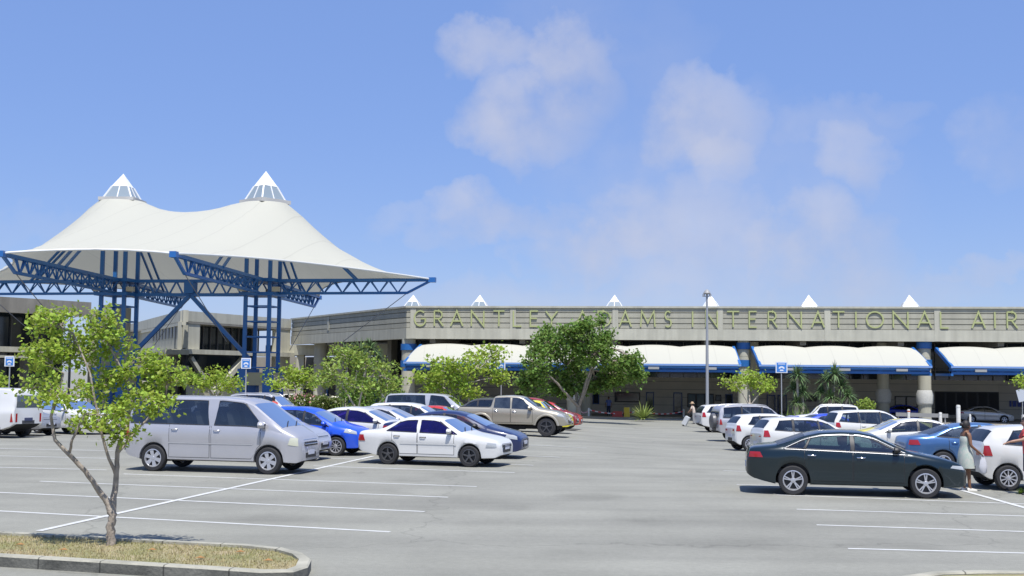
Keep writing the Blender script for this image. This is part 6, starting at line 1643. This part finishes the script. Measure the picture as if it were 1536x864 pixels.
# woman in sundress at the tail of the white hatchback
DRESS = mat('pale_green_dress', (.36, .45, .38), .8, col2=(.52, .50, .44), vscale=14)
g = G(1449, 736); g.z = gz(g.x, g.y)
w1, hd1 = person('woman in a pale green sleeveless sundress with dark tied hair, standing right of the dark green saloon', g, R(8), SK_D, 1.60, DRESS, kind='dress', hair='bun', shoes=mat('white_sandal', (.6, .58, .52), .6), lean=.02,
  arms={1: (V((.05, .24, 1.14)), V((.27, .22, 1.06))), -1: (V((.02, -.24, 1.12)), V((.24, -.24, .95)))}, legs={1: (V((.03, .07, .50)), V((-.02, .07, .08))), -1: (V((.04, -.07, .50)), V((.06, -.07, .08)))})
w1['label'] = 'woman in a pale green sundress with dark tied hair, right of the dark green saloon'
# her bag
hl = Matrix.Rotation(R(8), 3, 'Z') @ (V((.33, -.24, .88))*.94) + g
m = MB(); rows = []
for (z, w, d) in ((-.42, .05, .05), (-.40, .08, .06), (-.26, .10, .06), (-.12, .07, .04), (-.04, .03, .02), (.02, .015, .012)):
    rows.append([hl+V((w*math.cos(a)+.01*math.sin(3*a), d*math.sin(a), z+.01)) for a in [2*PI*q/14 for q in range(15)]])
m.grid(rows, flip=True); m.f.append(tuple(range(13, -1, -1))); m.m.append(0); put(m, 'carrier_bag', 'white plastic carrier bag hanging from the hand of the woman in the sundress', 'bag', mat('white_plastic_bag', (.66, .66, .68), .4, trans=.2), smooth=50)
# man in red shirt
REDS = mat('red_shirt', (.62, .08, .075), .8); NAVYC = mat('navy_cloth', (.015, .025, .07), .85)
g = G(1545, 742); g.z = gz(g.x, g.y)
person('man in a red polo shirt and navy shorts at the right edge, reaching left over the white hatchback', g, R(168), SK_L, 1.74, REDS, NAVYC, hair='short', lean=.03,
  arms={1: (V((.16, .26, 1.22)), V((.38, .24, 1.18))), -1: (V((.13, -.27, 1.18)), V((.36, -.24, 1.13)))})[0]['label'] = 'man in a red polo shirt and navy shorts at the right edge, arm stretched left'
m = MB(); rnd = random.Random(5); gb = G(1532, 741)
rosette(m, V((gb.x, gb.y, gb.z+.0)), .16, 120, rnd, .01, .35, .1); tag(m.build('grass', LG), 'small tuft of bright green grass at the right edge by the man in red', 'grass', kind='stuff')
# person with luggage far back
g = G(1041, 636); g.z = gz(g.x, g.y)
person('person in a pale top and straw hat behind the white off-roader, bending over a suitcase', g, R(160), SK_L, 1.62, mat('cream_top', (.6, .5, .42), .8), mat('grey_trousers', (.3, .3, .3), .8), kind='trousers', hat=mat('straw_hat', (.45, .32, .2), .8), lean=.12,
  arms={1: (V((.22, .22, 1.15)), V((.4, .2, .95))), -1: (V((.2, -.22, 1.12)), V((.38, -.22, .9)))})
g2 = G(1029, 639); g2.z = gz(g2.x, g2.y); root = thing('suitcase', 'pale grey wheeled suitcase beside the person in the straw hat', 'suitcase', g2, R(-20))
rotm = Matrix.Rotation(R(28), 3, 'Y'); m = MB()
for i, (s, e) in enumerate(((1, 0), (.94, .03))): m.box((0, 0, .38), (.30+e, .48*s, .62*s), rot=rotm)
m.build('case_body', mat('case_grey', (.55, .56, .56), .45), root); MB().beam((.15, .15, .64), (.42, .15, 1.0), .02).build('pull_handle', BLACK, root); MB().lathe([(.001, -.2), (.05, -.2), (.05, .2), (.001, .2)], c=(-.18, 0, .06), axis='Y', n=12).build('castor', BLACK, root)
# person in blue in the shade
q = fp(913, 600, 7); q.z = gzT+.02
person('person in a blue shirt and dark trousers standing in the shade before the shop window', q, R(-100), SK_D, 1.72, mat('blue_shirt', (.12, .17, .42), .8), NAVYC, kind='trousers')
# person in red leaning on silver off-roader
g = G(414, 642); g.z = gz(g.x, g.y)-.0; g += V((-.1, -.35, 0))
person('person in a red top leaning at the door of the silver grey off-roader', g, R(95), SK_D, 1.6, REDS, NAVYC, kind='trousers', lean=.06)
